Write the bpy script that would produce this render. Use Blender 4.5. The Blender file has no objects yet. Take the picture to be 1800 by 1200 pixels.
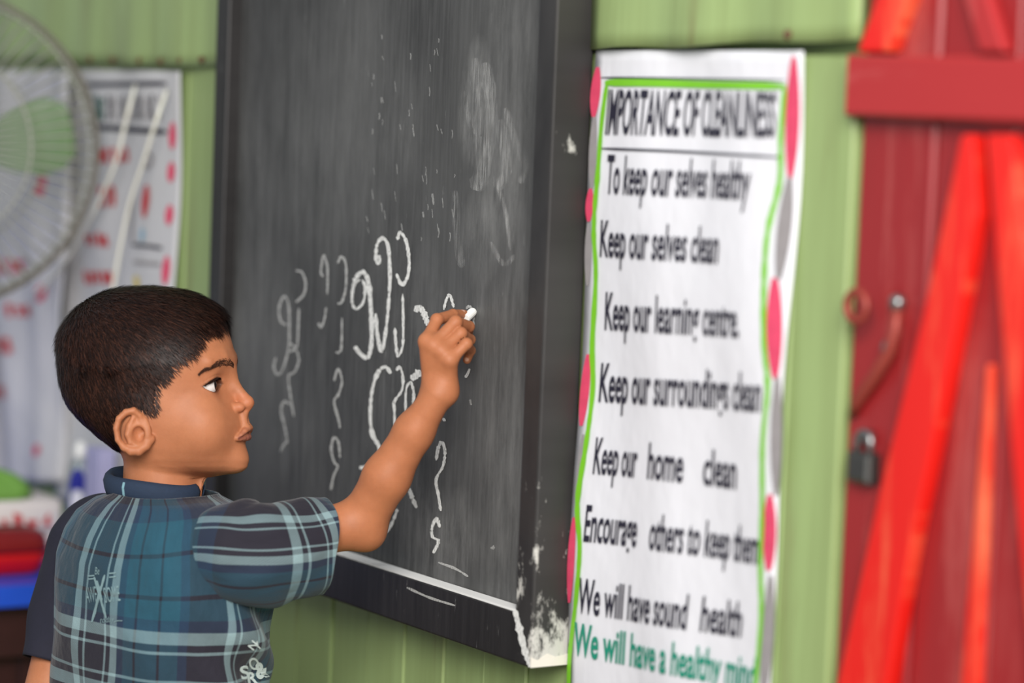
import bpy, math, random
import numpy as np
from mathutils import Vector, Matrix
from mathutils.bvhtree import BVHTree
random.seed(4); rng = np.random.default_rng(7)
SC = bpy.context.scene
COL = SC.collection
# ------------------------------------------------------------------ camera, world, light, exposure
F = 5000.0                                   # focal length in photo pixels (1800 px = 36 mm)
PITCH, ROLL, TH = math.radians(5.0), math.radians(2.25), math.radians(33.0)
EYE = np.array([0, 0, 1.4])
_up = np.array([0, math.sin(PITCH), math.cos(PITCH)]); _r = np.array([1.0, 0, 0])
FW = np.array([0, math.cos(PITCH), -math.sin(PITCH)])
RT = math.cos(ROLL) * _r + math.sin(ROLL) * _up
UP = -math.sin(ROLL) * _r + math.cos(ROLL) * _up
cam = bpy.data.cameras.new('camera'); camo = bpy.data.objects.new('camera', cam); COL.objects.link(camo)
camo.matrix_world = Matrix(((RT[0], UP[0], -FW[0], 0), (RT[1], UP[1], -FW[1], 0), (RT[2], UP[2], -FW[2], 1.4), (0, 0, 0, 1)))
cam.sensor_width = 36; cam.lens = 100; cam.clip_start = 0.05
cam.dof.use_dof = True; cam.dof.focus_distance = 2.97; cam.dof.aperture_fstop = 1.85
SC.camera = camo
wd = bpy.data.worlds.new('world'); SC.world = wd; wd.use_nodes = True
wd.node_tree.nodes['Background'].inputs[0].default_value = (0.86, 0.93, 1.0, 1)
wd.node_tree.nodes['Background'].inputs[1].default_value = 0.27
def area(name, loc, target, size, power, color):
    l = bpy.data.lights.new(name, 'AREA'); l.shape = 'RECTANGLE'; l.size, l.size_y = size; l.energy = power; l.color = color
    o = bpy.data.objects.new(name, l); COL.objects.link(o); o.location = loc
    o.rotation_euler = (Vector(target) - Vector(loc)).to_track_quat('-Z', 'Y').to_euler(); return o
area('doorway_daylight', (-0.10, -0.4, 2.5), (0.0, 2.8, 1.1), (1.7, 1.5), 104, (1.0, 0.97, 0.93))
SC.view_settings.view_transform = 'Standard'; SC.view_settings.look = 'None'
SC.view_settings.exposure = 0.75; SC.view_settings.gamma = 1.0; SC.view_settings.use_curve_mapping = False
# ------------------------------------------------------------------ pixel and wall helpers
TT = np.array([math.sin(TH), -math.cos(TH), 0]); NN = np.array([math.cos(TH), math.sin(TH), 0]); ZZ = np.array([0, 0, 1.0])
CS = 1.57                                    # blackboard writing surface
CF = CS - 0.018                              # front of the blackboard frame
CW = CF + 0.050                              # front of the wall planks
def ray(px, py):
    px = np.asarray(px, float); py = np.asarray(py, float)
    return FW + ((px - 900) / F)[..., None] * RT - ((py - 600) / F)[..., None] * UP
def W(px, py, D): return EYE + ray(px, py) * D
def onplane(px, py, c):
    d = ray(px, py); t = (c - EYE @ NN) / (d @ NN)
    return EYE + d * t[..., None]
def WL(px, py, off=0.0): return onplane(px, py, CW - off)       # on the wall, off metres in front of it
def BD(px, py, off=0.0): return onplane(px, py, CS - off)       # on the blackboard surface
def sz(p): p = np.asarray(p); return p @ TT, p[..., 2]
def P3(s, z, c): return s * TT + z * ZZ + c * NN
def proj(p):
    v = np.asarray(p) - EYE; d = v @ FW
    return 900 + F * (v @ RT) / d, 600 - F * (v @ UP) / d, d
# ------------------------------------------------------------------ object helpers
def tag(o, label=None, cat=None, group=None, kind=None):
    if label: o['label'] = label
    if cat: o['category'] = cat
    if group: o['group'] = group
    if kind: o['kind'] = kind
    return o
def empty(name, loc=(0, 0, 0)):
    o = bpy.data.objects.new(name, None); COL.objects.link(o); o.location = Vector(loc); o.empty_display_size = 0.05; return o
def mesh(name, verts, faces, material=None, parent=None, uv=None, smooth=False, attr=None):
    """world-space vertices; the object's origin is put at the base centre of its bounds"""
    v = np.asarray(verts, float).reshape(-1, 3)
    o0 = np.array([(v[:, 0].min() + v[:, 0].max()) / 2, (v[:, 1].min() + v[:, 1].max()) / 2, v[:, 2].min()])
    me = bpy.data.meshes.new(name)
    if isinstance(faces, np.ndarray):
        n = len(faces); k = faces.shape[1]
        me.vertices.add(len(v)); me.vertices.foreach_set('co', (v - o0).astype(np.float32).ravel())
        me.loops.add(n * k); me.loops.foreach_set('vertex_index', faces.astype(np.int32).ravel())
        me.polygons.add(n); me.polygons.foreach_set('loop_start', np.arange(0, n * k, k, dtype=np.int32))
        me.update(calc_edges=True); me.validate()
    else:
        me.from_pydata([tuple(q) for q in (v - o0)], [], faces); me.update()
    if smooth:
        me.polygons.foreach_set('use_smooth', [True] * len(me.polygons))
    if uv is not None:
        uvl = me.uv_layers.new(name='UVMap'); idx = np.empty(len(me.loops), np.int32); me.loops.foreach_get('vertex_index', idx)
        uvl.data.foreach_set('uv', np.asarray(uv, np.float32)[idx].ravel())
    if attr:
        for an, av in attr.items():
            av = np.asarray(av, np.float32); a = me.color_attributes.new(an, 'FLOAT_COLOR', 'POINT')
            a.data.foreach_set('color', np.concatenate([av, np.ones((len(av), 1), np.float32)], 1).ravel())
    if material: me.materials.append(material)
    o = bpy.data.objects.new(name, me); COL.objects.link(o)
    M = Matrix.Translation(Vector(o0))
    if parent is not None:
        o.parent = parent; o.matrix_parent_inverse = Matrix.Identity(4)
        bpy_w = world_of(parent); o.matrix_basis = bpy_w.inverted() @ M
    else: o.matrix_basis = M
    WM[o.name] = M
    return o
WM = {}
def world_of(o):
    if o.name in WM: return WM[o.name]
    return o.matrix_basis.copy() if o.parent is None else world_of(o.parent) @ o.matrix_basis
BOXF = [(0, 3, 2, 1), (4, 5, 6, 7), (0, 1, 5, 4), (1, 2, 6, 5), (2, 3, 7, 6), (3, 0, 4, 7)]
def frame_box(s0, s1, z0, z1, c0, c1, bev=0.0):
    """box in wall coordinates: along s, up z, plane c0 (back, larger) to c1 (front, smaller); bevelled front edges"""
    if bev <= 0:
        v = [P3(s, z, c) for c in (c0, c1) for (s, z) in ((s0, z0), (s1, z0), (s1, z1), (s0, z1))]
        f = [(0, 1, 2, 3), (7, 6, 5, 4), (4, 5, 1, 0), (5, 6, 2, 1), (6, 7, 3, 2), (7, 4, 0, 3)]
        return v, f
    b = bev
    v = [P3(s, z, c0) for (s, z) in ((s0, z0), (s1, z0), (s1, z1), (s0, z1))]
    v += [P3(s, z, c1 + b) for (s, z) in ((s0, z0), (s1, z0), (s1, z1), (s0, z1))]
    v += [P3(s, z, c1) for (s, z) in ((s0 + b, z0 + b), (s1 - b, z0 + b), (s1 - b, z1 - b), (s0 + b, z1 - b))]
    f = [(0, 1, 2, 3), (11, 10, 9, 8)]
    for a in (0, 4):
        for i in range(4):
            j = (i + 1) % 4; f.append((a + 4 + i, a + 4 + j, a + j, a + i))
    return v, f
def szuv(v): v = np.asarray(v); return np.stack([v @ TT, v[:, 2]], 1)
def extrude_poly(pts_front, depth_vec):
    n = len(pts_front); v = list(pts_front) + [p + depth_vec for p in pts_front]
    f = [tuple(range(n)), tuple(range(2 * n - 1, n - 1, -1))] + [((i + 1) % n, i, n + i, n + (i + 1) % n) for i in range(n)]
    return v, f
def tube(pts, r, seg=6, closed=False):
    pts = [np.asarray(p, float) for p in pts]; n = len(pts); v = []; f = []
    rr = r if hasattr(r, '__len__') else [r] * n
    nrm = None
    for i, p in enumerate(pts):
        a = pts[(i - 1) % n] if (closed or i > 0) else p; b = pts[(i + 1) % n] if (closed or i < n - 1) else p
        t = b - a; t = t / (np.linalg.norm(t) + 1e-12)
        if nrm is None:
            h = np.array([0, 0, 1.0]) if abs(t[2]) < 0.9 else np.array([1.0, 0, 0]); nrm = np.cross(t, h)
        nrm = nrm - t * (nrm @ t); nrm /= np.linalg.norm(nrm) + 1e-12; bi = np.cross(t, nrm)
        for k in range(seg):
            a_ = 2 * math.pi * k / seg; v.append(p + rr[i] * (math.cos(a_) * nrm + math.sin(a_) * bi))
    m = n if closed else n - 1
    for i in range(m):
        for k in range(seg):
            a0 = i * seg; b0 = ((i + 1) % n) * seg; k2 = (k + 1) % seg
            f.append((a0 + k, a0 + k2, b0 + k2, b0 + k))
    if not closed: f.append(tuple(range(seg - 1, -1, -1))); f.append(tuple((n - 1) * seg + k for k in range(seg)))
    return v, f
def lathe(base, prof, seg=24, axis=ZZ):
    axis = np.asarray(axis, float); axis = axis / np.linalg.norm(axis)
    h = np.array([1.0, 0, 0]) if abs(axis[0]) < 0.9 else np.array([0, 1.0, 0])
    u = np.cross(axis, h); u /= np.linalg.norm(u); w = np.cross(axis, u); v = []; f = []
    for (r, z) in prof:
        for k in range(seg):
            a = 2 * math.pi * k / seg; v.append(base + axis * z + r * (math.cos(a) * u + math.sin(a) * w))
    for i in range(len(prof) - 1):
        for k in range(seg):
            k2 = (k + 1) % seg; f.append((i * seg + k, i * seg + k2, (i + 1) * seg + k2, (i + 1) * seg + k))
    f.append(tuple(range(seg - 1, -1, -1))); f.append(tuple((len(prof) - 1) * seg + k for k in range(seg)))
    return v, f
def join(parts):
    v = []; f = []
    for a, b in parts:
        o = len(v); v += list(a); f += [tuple(i + o for i in q) for q in b]
    return v, f
def catmull(pts, n=8, closed=False):
    p = np.asarray(pts, float); m = len(p); out = []
    rngi = range(m if closed else m - 1)
    for i in rngi:
        g = (lambda k: p[k % m]) if closed else (lambda k: p[min(max(k, 0), m - 1)])
        p0, p1, p2, p3 = g(i - 1), g(i), g(i + 1), g(i + 2)
        for t in np.arange(n) / n:
            out.append(0.5 * (2 * p1 + (p2 - p0) * t + (2 * p0 - 5 * p1 + 4 * p2 - p3) * t * t + (3 * p1 - p0 - 3 * p2 + p3) * t ** 3))
    if not closed: out.append(p[-1])
    return np.array(out)
# ------------------------------------------------------------------ materials
def srgb(c):
    c = [x / 255.0 for x in c]; return tuple(x / 12.92 if x <= 0.04045 else ((x + 0.055) / 1.055) ** 2.4 for x in c)
class NT:
    def __init__(s, name):
        s.m = bpy.data.materials.new(name); s.m.use_nodes = True; s.t = s.m.node_tree; s.b = s.t.nodes['Principled BSDF']
    def n(s, typ, **kw):
        q = s.t.nodes.new(typ)
        for k, v in kw.items(): setattr(q, k, v)
        return q
    def l(s, a, b): s.t.links.new(a, b)
    def val(s, sock, v):
        if hasattr(v, 'links') or isinstance(v, bpy.types.NodeSocket): s.l(v, sock)
        else: sock.default_value = v
    def math(s, op, a, b=0.0, clamp=False):
        q = s.n('ShaderNodeMath', operation=op, use_clamp=clamp); s.val(q.inputs[0], a); s.val(q.inputs[1], b); return q.outputs[0]
    def mix(s, fac, a, b, blend='MIX'):
        q = s.n('ShaderNodeMix', data_type='RGBA', blend_type=blend); s.val(q.inputs[0], fac)
        for i, x in ((6, a), (7, b)):
            if isinstance(x, (tuple, list)): q.inputs[i].default_value = (*x[:3], 1)
            else: s.l(x, q.inputs[i])
        return q.outputs[2]
    def uvc(s): return s.n('ShaderNodeUVMap', uv_map='UVMap').outputs[0]
    def obj(s): return s.n('ShaderNodeTexCoord').outputs['Object']
    def noise(s, vec, scale, stretch=(1, 1, 1), detail=4, rough=0.6, loc=(0, 0, 0)):
        mp = s.n('ShaderNodeMapping'); mp.inputs['Scale'].default_value = stretch; mp.inputs['Location'].default_value = loc; s.l(vec, mp.inputs[0])
        q = s.n('ShaderNodeTexNoise'); q.inputs['Scale'].default_value = scale; q.inputs['Detail'].default_value = detail; q.inputs['Roughness'].default_value = rough
        s.l(mp.outputs[0], q.inputs['Vector']); return q.outputs['Fac']
    def ramp(s, fac, stops, const=False):
        q = s.n('ShaderNodeValToRGB'); e = q.color_ramp
        if const: e.interpolation = 'CONSTANT'
        while len(e.elements) < len(stops): e.elements.new(1.0)
        for i, (p, c) in enumerate(stops):
            e.elements[i].position = p; c = c if hasattr(c, '__len__') else (c, c, c); e.elements[i].color = (*c[:3], 1)
        s.l(fac, q.inputs[0]); return q.outputs[0]
    def bump(s, h, strength=0.3, dist=0.002):
        q = s.n('ShaderNodeBump'); q.inputs['Strength'].default_value = strength; q.inputs['Distance'].default_value = dist
        s.l(h, q.inputs['Height']); s.l(q.outputs[0], s.b.inputs['Normal'])
    def col(s, c):
        if isinstance(c, (tuple, list)): s.b.inputs['Base Color'].default_value = (*c[:3], 1)
        else: s.l(c, s.b.inputs['Base Color'])
    def rough(s, r): s.val(s.b.inputs['Roughness'], r)
MATS = {}
def plain(name, c, rough=0.6, var=0.12, scale=30, metal=0.0, bump=0.0):
    """base colour with fine procedural variation"""
    if name in MATS: return MATS[name]
    N = NT(name); a = srgb(c); nz = N.noise(N.obj(), scale)
    N.col(N.mix(nz, tuple(x * (1 - var) for x in a), tuple(min(1, x * (1 + var)) for x in a)))
    N.rough(rough); N.b.inputs['Metallic'].default_value = metal
    if bump: N.bump(nz, bump)
    MATS[name] = N.m; return N.m
def m_wall():
    N = NT('green_paint'); u = N.uvc()
    base = N.ramp(N.noise(u, 2.2, (1, 0.5, 1), 3), [(0.25, srgb((134, 154, 98))), (0.6, srgb((152, 174, 114))), (0.9, srgb((162, 182, 126)))])
    streak = N.ramp(N.noise(u, 30, (1, 0.05, 1), 5, 0.7), [(0.3, srgb((126, 138, 88))), (0.62, srgb((160, 182, 122)))])
    c = N.mix(0.45, base, streak)
    st = N.ramp(N.noise(u, 7, (1, 0.18, 1), 5, 0.65, (3.1, 0, 0)), [(0.60, 0.0), (0.74, 0.75)])
    c = N.mix(st, c, srgb((112, 104, 66)))
    c = N.mix(N.ramp(N.noise(u, 14, (1, 0.07, 1), 6, 0.7, (1.7, 0.4, 0)), [(0.57, 0.0), (0.70, 0.6)]), c, srgb((120, 108, 72)))
    N.col(c); N.rough(0.42); N.bump(N.noise(u, 60, (1, 0.1, 1), 4), 0.25, 0.001); return N.m
def m_board(name, dusty):
    N = NT(name); u = N.uvc()
    base = N.ramp(N.noise(u, 5, (1, 0.35, 1), 5, 0.65), [(0.30, srgb((36, 36, 36) if dusty else (24, 22, 22))), (0.7, srgb((80, 80, 79) if dusty else (44, 42, 42)))])
    fine = N.ramp(N.noise(u, 90, (1.4, 0.06, 1), 6, 0.75), [(0.42, 0.0), (0.78, 0.7)])
    sc = N.ramp(N.noise(u, 75, (1.6, 0.22, 1), 6, 0.8, (5, 2, 0)), [(0.62, 0.0), (0.74, 0.6)])
    c = N.mix(fine, base, srgb((96, 96, 96) if dusty else (56, 54, 54))); c = N.mix(N.math('MULTIPLY', sc, 0.6 if dusty else 0.9), c, srgb((170, 170, 168)))
    if dusty:
        sp = N.n('ShaderNodeSeparateXYZ'); N.l(u, sp.inputs[0])
        for (px, py, rs, rz, k, ns) in SMUDGES:
            s0, z0 = sz(BD(px, py)); a = N.math('DIVIDE', N.math('SUBTRACT', sp.outputs[0], float(s0)), rs); b = N.math('DIVIDE', N.math('SUBTRACT', sp.outputs[1], float(z0)), rz)
            r = N.math('ADD', N.math('MULTIPLY', a, a), N.math('MULTIPLY', b, b))
            wob = N.noise(u, 14, (1, 0.6, 1), 4, 0.6, (px * 0.01, 0, 0))
            g = N.math('SUBTRACT', 1.15, N.math('ADD', r, N.math('MULTIPLY', N.math('SUBTRACT', wob, 0.5), 2.2)), True)
            tx = N.ramp(N.noise(u, ns, (1.5, 0.25, 1), 7, 0.75, (0, px * 0.1, 0)), [(0.35, 0.0), (0.72, 1.0)])
            c = N.mix(N.math('MULTIPLY', N.math('MULTIPLY', g, tx), k), c, srgb((205, 205, 202)))
    N.col(c); N.rough(0.62 if dusty else 0.48); N.bump(N.noise(u, 120, (1, 0.05, 1), 4), 0.2, 0.0006); return N.m
# chalk smears on the board: photo pixel of the centre, half sizes in metres, strength, grain
SMUDGES = [(838, 190, .035, .07, .30, 60), (875, 320, .055, .07, .22, 40), (840, 420, .04, .05, .16, 40), (600, 250, .20, .16, .10, 25),
           (470, 640, .12, .14, .12, 25), (720, 640, .12, .13, .10, 40), (760, 930, .10, .06, .22, 40), (880, 640, .10, .18, .13, 30), (900, 880, .08, .16, .14, 40),
           (430, 400, .07, .22, .12, 30), (900, 110, .06, .2, .14, 25)]
def m_chalk(alpha=1.0, name='chalk_dust'):
    N = NT(name); u = N.uvc(); N.col((0.82, 0.82, 0.79)); N.rough(0.95)
    a = N.ramp(N.noise(u, 420, (1.6, 0.5, 1), 5, 0.7), [(0.36, 0.25 * alpha), (0.50, alpha)]); N.l(a, N.b.inputs['Alpha']); return N.m
def m_redwood(name, c0, c1, worn, wear):
    N = NT(name); u = N.uvc()
    c = N.mix(N.noise(u, 9, (1, 0.12, 1), 5), srgb(c0), srgb(c1))
    w = N.ramp(N.noise(u, 16, (1, 0.10, 1), 6, 0.7, (2, 1, 0)), [(0.52, 0.0), (0.66, wear)]); c = N.mix(w, c, srgb(worn))
    N.col(c); N.rough(0.38); N.bump(N.noise(u, 50, (1, 0.08, 1), 4), 0.3, 0.001); return N.m
def m_paper(name, c, crease=0.5):
    N = NT(name); u = N.uvc(); k = N.noise(u, 7, (1, 0.5, 1), 5, 0.6)
    a = srgb(c); N.col(N.mix(k, tuple(x * 0.86 for x in a), a)); N.rough(0.5); N.bump(N.noise(u, 16, (1, 0.6, 1), 3, 0.5), crease, 0.006); return N.m
def m_attr(name, attr='tint', rough=0.5, sss=0.0, spec=0.5):
    N = NT(name); a = N.n('ShaderNodeAttribute', attribute_name=attr).outputs['Color']; ob = N.obj()
    nz = N.noise(ob, 38, detail=5, rough=0.7); fine = N.noise(ob, 520, detail=3)
    c = N.mix(N.ramp(nz, [(0.35, 0.0), (0.75, 0.42)]), a, (0.28, 0.095, 0.04), 'MIX')
    N.col(c); N.rough(rough); N.b.inputs['Specular IOR Level'].default_value = spec
    if sss:
        N.b.inputs['Subsurface Weight'].default_value = sss; N.b.inputs['Subsurface Radius'].default_value = (1.0, 0.35, 0.18); N.b.inputs['Subsurface Scale'].default_value = 0.004
    N.bump(fine, 0.22, 0.0007); return N.m
# ------------------------------------------------------------------ room: wall of painted planks, floor
WALL = m_wall()
s_l, s_r = float(sz(WL(-900, 600))[0]), float(sz(WL(2300, 600))[0])
zseam = float((sz(WL(1250, 92))[1] + sz(WL(300, 116))[1]) / 2) - 0.007
(_sa, _za), (_sb, _zb) = ((float(q) for q in sz(WL(*c))) for c in ((300, 117), (1250, 80)))
def zs(s_): return _za + (_zb - _za) * (max(s_, _sa) - _sa) / (_sb - _sa)       # the seam is nailed slightly out of level
s_doorL = float(sz(WL(1485, 700, -0.005))[0])
wv, wf = frame_box(s_l - 0.3, s_r + 0.2, -0.02, 2.6, CW + 0.10, CW + 0.022)
wall = tag(mesh('wall_back', wv, wf, WALL, uv=szuv(wv)), 'green painted plank wall behind the blackboard and posters', kind='structure')
pw = 0.082; s = s_l - 0.3; i = 0
while s < s_r + 0.2:
    pv, pf = frame_box(s + 0.0006, min(s + pw - 0.0006, s_r + 0.2), 0.0, zseam + 0.02, CW + 0.024, CW + 0.0012 * math.sin(i * 2.4) + 0.0012, 0.0022)
    if not (s + pw > s_doorL and s < s_doorL + 0.95): mesh('plank', pv, pf, WALL, wall, uv=szuv(pv) + np.array([i * 0.37, i * 0.21]))
    elif s < s_doorL:
        pv, pf = frame_box(s + 0.0006, s_doorL, 0.0, zseam + 0.02, CW + 0.024, CW, 0.0022); mesh('plank', pv, pf, WALL, wall, uv=szuv(pv))
    s += pw; i += 1
# blackboard frame: outer lower right corner, inner corner of the mitre, left edge, top
sR = float(sz(onplane(932, 1175, CF))[0]); zB = float(sz(onplane(932, 1175, CF))[1])          # outer lower right corner
sRi, zBi = (float(q) for q in sz(onplane(905, 1073, CF)))                                     # inner corner of the mitre
sL = float(sz(onplane(366, 500, CF))[0]); sLi = sL + (sR - sRi)
zT = 1.80
# the upper boards overlap the planks; slightly buckled lower lip, held by nails
def upper_board(s, e, zlow, k):
    nx, nz_ = max(20, int((e - s) / 0.03)), 14; gv = []; gf = []
    for a in range(nx + 1):
        for b in range(nz_ + 1):
            ss = s + (e - s) * a / nx; z_0 = zlow(ss); zz = z_0 + (2.6 - z_0) * (b / nz_) ** 1.6
            buck = 0.004 * math.sin(ss * 46 + 1.3 * k) * math.exp(-(zz - z_0) / 0.10) + 0.002 * math.sin(ss * 17 + zz * 5)
            gv.append(P3(ss, zz - 0.0015 * math.sin(ss * 31), CW - 0.009 - buck))
    for a in range(nx):
        for b in range(nz_):
            q = a * (nz_ + 1) + b; gf.append((q, q + nz_ + 1, q + nz_ + 2, q + 1))
    o = mesh('upper_board', gv, gf, WALL, wall, uv=szuv(gv), smooth=True)
    m = o.modifiers.new('thick', 'SOLIDIFY'); m.thickness = 0.006; m.offset = 0
upper_board(s_l - 0.3, sL - 0.001, zs, 0); upper_board(sR + 0.001, s_doorL + 0.012, zs, 0)      # either side of the blackboard
upper_board(sL - 0.001, sR + 0.001, lambda q: zT + 0.003, 0)                                    # above it
NAIL = plain('rusty_nail', (96, 70, 48), 0.6)
for px in (135, 175, 215, 262, 300, 335, 372, 1405):
    ss = float(sz(WL(px, 105))[0]); zz = zs(ss) + 0.006; v, f = lathe(P3(ss, zz, CW - 0.012), [(0.0045, 0), (0.0045, 0.004), (0.002, 0.006)], 8, -NN); mesh('nail', v, f, NAIL, wall)
fl = NT('packed_floor'); fl.col(fl.ramp(fl.noise(fl.obj(), 6), [(0.3, srgb((120, 108, 92))), (0.7, srgb((150, 138, 120)))])); fl.rough(0.85)
fv = [np.array(p) for p in ((-4.5, -2, 0), (3.5, -2, 0), (3.5, 6.5, 0), (-4.5, 6.5, 0))]
fv = fv + [p - np.array([0, 0, 0.05]) for p in fv]
tag(mesh('floor', fv, [(0, 1, 2, 3), (7, 6, 5, 4), (0, 4, 5, 1), (1, 5, 6, 2), (2, 6, 7, 3), (3, 7, 4, 0)], fl.m), 'bare earthen coloured floor of the classroom', kind='structure')
# ------------------------------------------------------------------ blackboard
MB, MF = m_board('slate_paint', True), m_board('black_frame_paint', False)
MCH = m_chalk(); MCF = m_chalk(0.55, 'faint_chalk_dust')
board = empty('blackboard', P3((sL + sR) / 2, zB, CW)); tag(board, 'black painted wooden blackboard with chalk writing in a mitred frame on the wall', 'blackboard')
bv, bf = frame_box(sL + 0.01, sR - 0.01, zB + 0.01, zT - 0.01, CW - 0.002, CS)
mesh('writing_surface', bv, bf, MB, board, uv=szuv(bv))
def mitred(name, pts, mat):
    front = [P3(s, z, CF) for s, z in pts]; v, f = extrude_poly(front, NN * (CW - 0.004 - CF))
    o = mesh(name, v, f, mat, board, uv=szuv(v)); m = o.modifiers.new('bevel', 'BEVEL'); m.width = 0.0025; m.segments = 2; return o
fw = sR - sRi; fh = zBi - zB
# chalk wear on the outer side of the right stile: only there, thickest near its foot
N = NT('worn_stile_paint'); u = N.uvc(); sp = N.n('ShaderNodeSeparateXYZ'); N.l(u, sp.inputs[0])
base = N.ramp(N.noise(u, 12, (1, 0.4, 1), 5), [(0.3, srgb((32, 30, 30))), (0.7, srgb((58, 56, 55)))])
low = N.math('SUBTRACT', 1.0, N.math('DIVIDE', N.math('SUBTRACT', sp.outputs[1], zB), 0.20), True)
wear = N.ramp(N.math('ADD', N.noise(N.n('ShaderNodeNewGeometry').outputs['Position'], 34, (1, 1, 0.5), 6, 0.7), N.math('MULTIPLY', low, 0.24)), [(0.66, 0.0), (0.74, 0.9)])
N.col(N.mix(wear, base, srgb((205, 203, 196)))); N.rough(0.5); MST = N.m
mitred('bottom_rail', [(sL, zB), (sR, zB), (sRi, zBi), (sLi, zBi)], MF)
mitred('right_stile', [(sR, zB), (sR, zT), (sRi, zT - fh), (sRi, zBi)], MST)
mitred('left_stile', [(sL, zT), (sL, zB), (sLi, zBi), (sLi, zT - fh)], MF)
mitred('top_rail', [(sR, zT), (sL, zT), (sLi, zT - fh), (sRi, zT - fh)], MF)
# chalk dust lying on the rail's ledge and in the mitre joint
dv, df = frame_box(sLi + 0.10, sRi - 0.002, zBi - 0.001, zBi + 0.0012, CS - 0.001, CF + 0.0005)
N = NT('ledge_chalk_dust'); N.col((0.85, 0.85, 0.83)); N.rough(0.95)
N.l(N.ramp(N.noise(N.uvc(), 40, (1.2, 8, 1), 5, 0.7), [(0.25, 0.45), (0.42, 1.0)]), N.b.inputs['Alpha'])
mesh('ledge_chalk_dust', dv, df, N.m, board, uv=szuv(dv))
SHIFT0 = [None]
def clear_stile(v):
    """ease the poster's left margin over to the right, clear of the stile's outer side"""
    if SHIFT0[0] is None: return v
    sl = np.interp(v[:, 2], SHIFT0[0][0], SHIFT0[0][1]); q = v @ TT; end = sR + 0.2; t = np.clip((end - q) / (end - sl), 0, 1.0); return v + TT * (t * np.maximum(0.0, sR + 0.0008 - sl))[:, None]
def ribbon(pix, width, surf, name, mat, parent, wob=0.12):
    c = catmull(pix, 7); d = np.gradient(c, axis=0); d /= np.linalg.norm(d, axis=1)[:, None] + 1e-9
    nr = np.stack([-d[:, 1], d[:, 0]], 1); wd_ = width * (1 + wob * rng.standard_normal(len(c)))[:, None] * np.clip(np.minimum(np.arange(len(c)), np.arange(len(c))[::-1]) / 3 + 0.45, 0, 1)[:, None]
    L, R = c + nr * wd_ / 2, c - nr * wd_ / 2; pts = np.concatenate([L, R]); v = surf(pts[:, 0], pts[:, 1]); n = len(c)
    f = [(i, n + i, n + i + 1, i + 1) for i in range(n - 1)]
    return mesh(name, v, f, mat, parent, uv=szuv(v))
ribbon([(905, 1072), (913, 1105), (922, 1142), (931, 1172)], 11, lambda a, b: onplane(a, b, CF - 0.0006), 'mitre_chalk_dust', MCH, board, 0.3)
foot = [P3(sR + 0.0008, zB + z, CF + d) for (z, d) in ((0.001, 0.0), (0.001, 0.044), (0.012, 0.044), (0.010, 0.03), (0.014, 0.02), (0.008, 0.008), (0.012, 0.0))]
v, f = extrude_poly(foot, -TT * 0.0012); mesh('chipped_foot', v, f, plain('chipped_gesso', (222, 216, 205), 0.9), board)
# strokes traced in a crop of the photograph (1.935 px per photo pixel, origin 440,380): points, width in photo px, faint
ST = [([(155, 185), (175, 190), (188, 225), (182, 265), (155, 292)], 4, 1), ([(165, 312), (163, 380), (158, 443), (135, 430)], 3.5, 1),
 ([(122, 370), (103, 355), (98, 310), (115, 272), (130, 300), (133, 380), (130, 450), (110, 520), (92, 538), (80, 510), (88, 480)], 3.5, 1),
 ([(135, 460), (155, 455), (165, 490), (150, 530), (130, 545), (138, 620), (148, 680)], 3.5, 1),
 ([(135, 640), (115, 630), (105, 660), (118, 720), (125, 765), (115, 775), (102, 800)], 3.5, 1),
 ([(248, 205), (240, 190), (245, 150), (250, 132), (262, 170), (263, 215), (262, 265)], 3.5, 1), ([(258, 310), (252, 350), (240, 378), (232, 362)], 3.5, 1),
 ([(297, 160), (310, 137), (325, 165), (325, 240), (312, 290), (297, 297)], 4, 1), ([(312, 345), (310, 440), (303, 462), (290, 462)], 3.5, 1),
 ([(285, 560), (298, 520), (312, 560), (300, 605), (285, 630), (300, 690), (305, 720)], 4, 1),
 ([(305, 820), (300, 770), (285, 752), (275, 790), (285, 835), (297, 850), (283, 885), (274, 930)], 4, 1),
 ([(372, 215), (352, 235), (346, 290), (360, 315), (385, 290), (390, 240), (380, 215)], 5, 0), ([(350, 240), (362, 205), (382, 190), (398, 210), (406, 260), (412, 350), (412, 430), (400, 480), (375, 468), (355, 442)], 8, 0),
 ([(440, 132), (437, 160), (428, 145), (430, 100), (448, 75), (468, 100), (475, 200), (470, 300), (462, 380), (447, 460), (432, 400), (426, 330)], 6, 0),
 ([(500, 80), (510, 55), (530, 85), (540, 150), (535, 205), (515, 232), (497, 195)], 5.5, 0), ([(518, 262), (520, 360), (518, 440), (502, 475), (495, 430), (492, 380)], 4.5, 0),
 ([(478, 535), (460, 512), (435, 530), (415, 590), (408, 670), (415, 740), (438, 785), (430, 820), (400, 850), (370, 855)], 6.5, 0),
 ([(497, 525), (507, 512), (518, 540), (516, 590), (490, 630), (490, 660), (492, 730)], 5, 0), ([(545, 552), (562, 543), (580, 525)], 12, 0),
 ([(528, 670), (530, 590), (545, 565), (556, 600), (553, 640)], 5, 0), ([(562, 325), (572, 308), (588, 325), (598, 350), (606, 372)], 9, 0),
 ([(658, 318), (668, 280), (680, 270), (692, 310)], 4.5, 0), ([(735, 315), (745, 305), (758, 330), (758, 390)], 4, 1), ([(730, 548), (738, 538), (746, 518)], 4.5, 0),
 ([(632, 830), (640, 785), (652, 768), (662, 800), (655, 850), (632, 895), (640, 950), (648, 1002)], 5, 0),
 ([(645, 1058), (632, 1028), (618, 1060), (620, 1090), (640, 1105), (622, 1145)], 5.5, 0), ([(540, 925), (550, 955), (566, 992)], 7, 0), ([(500, 995), (488, 1030), (466, 1075)], 5, 0), ([(655, 695), (662, 688)], 6, 0)]
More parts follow.
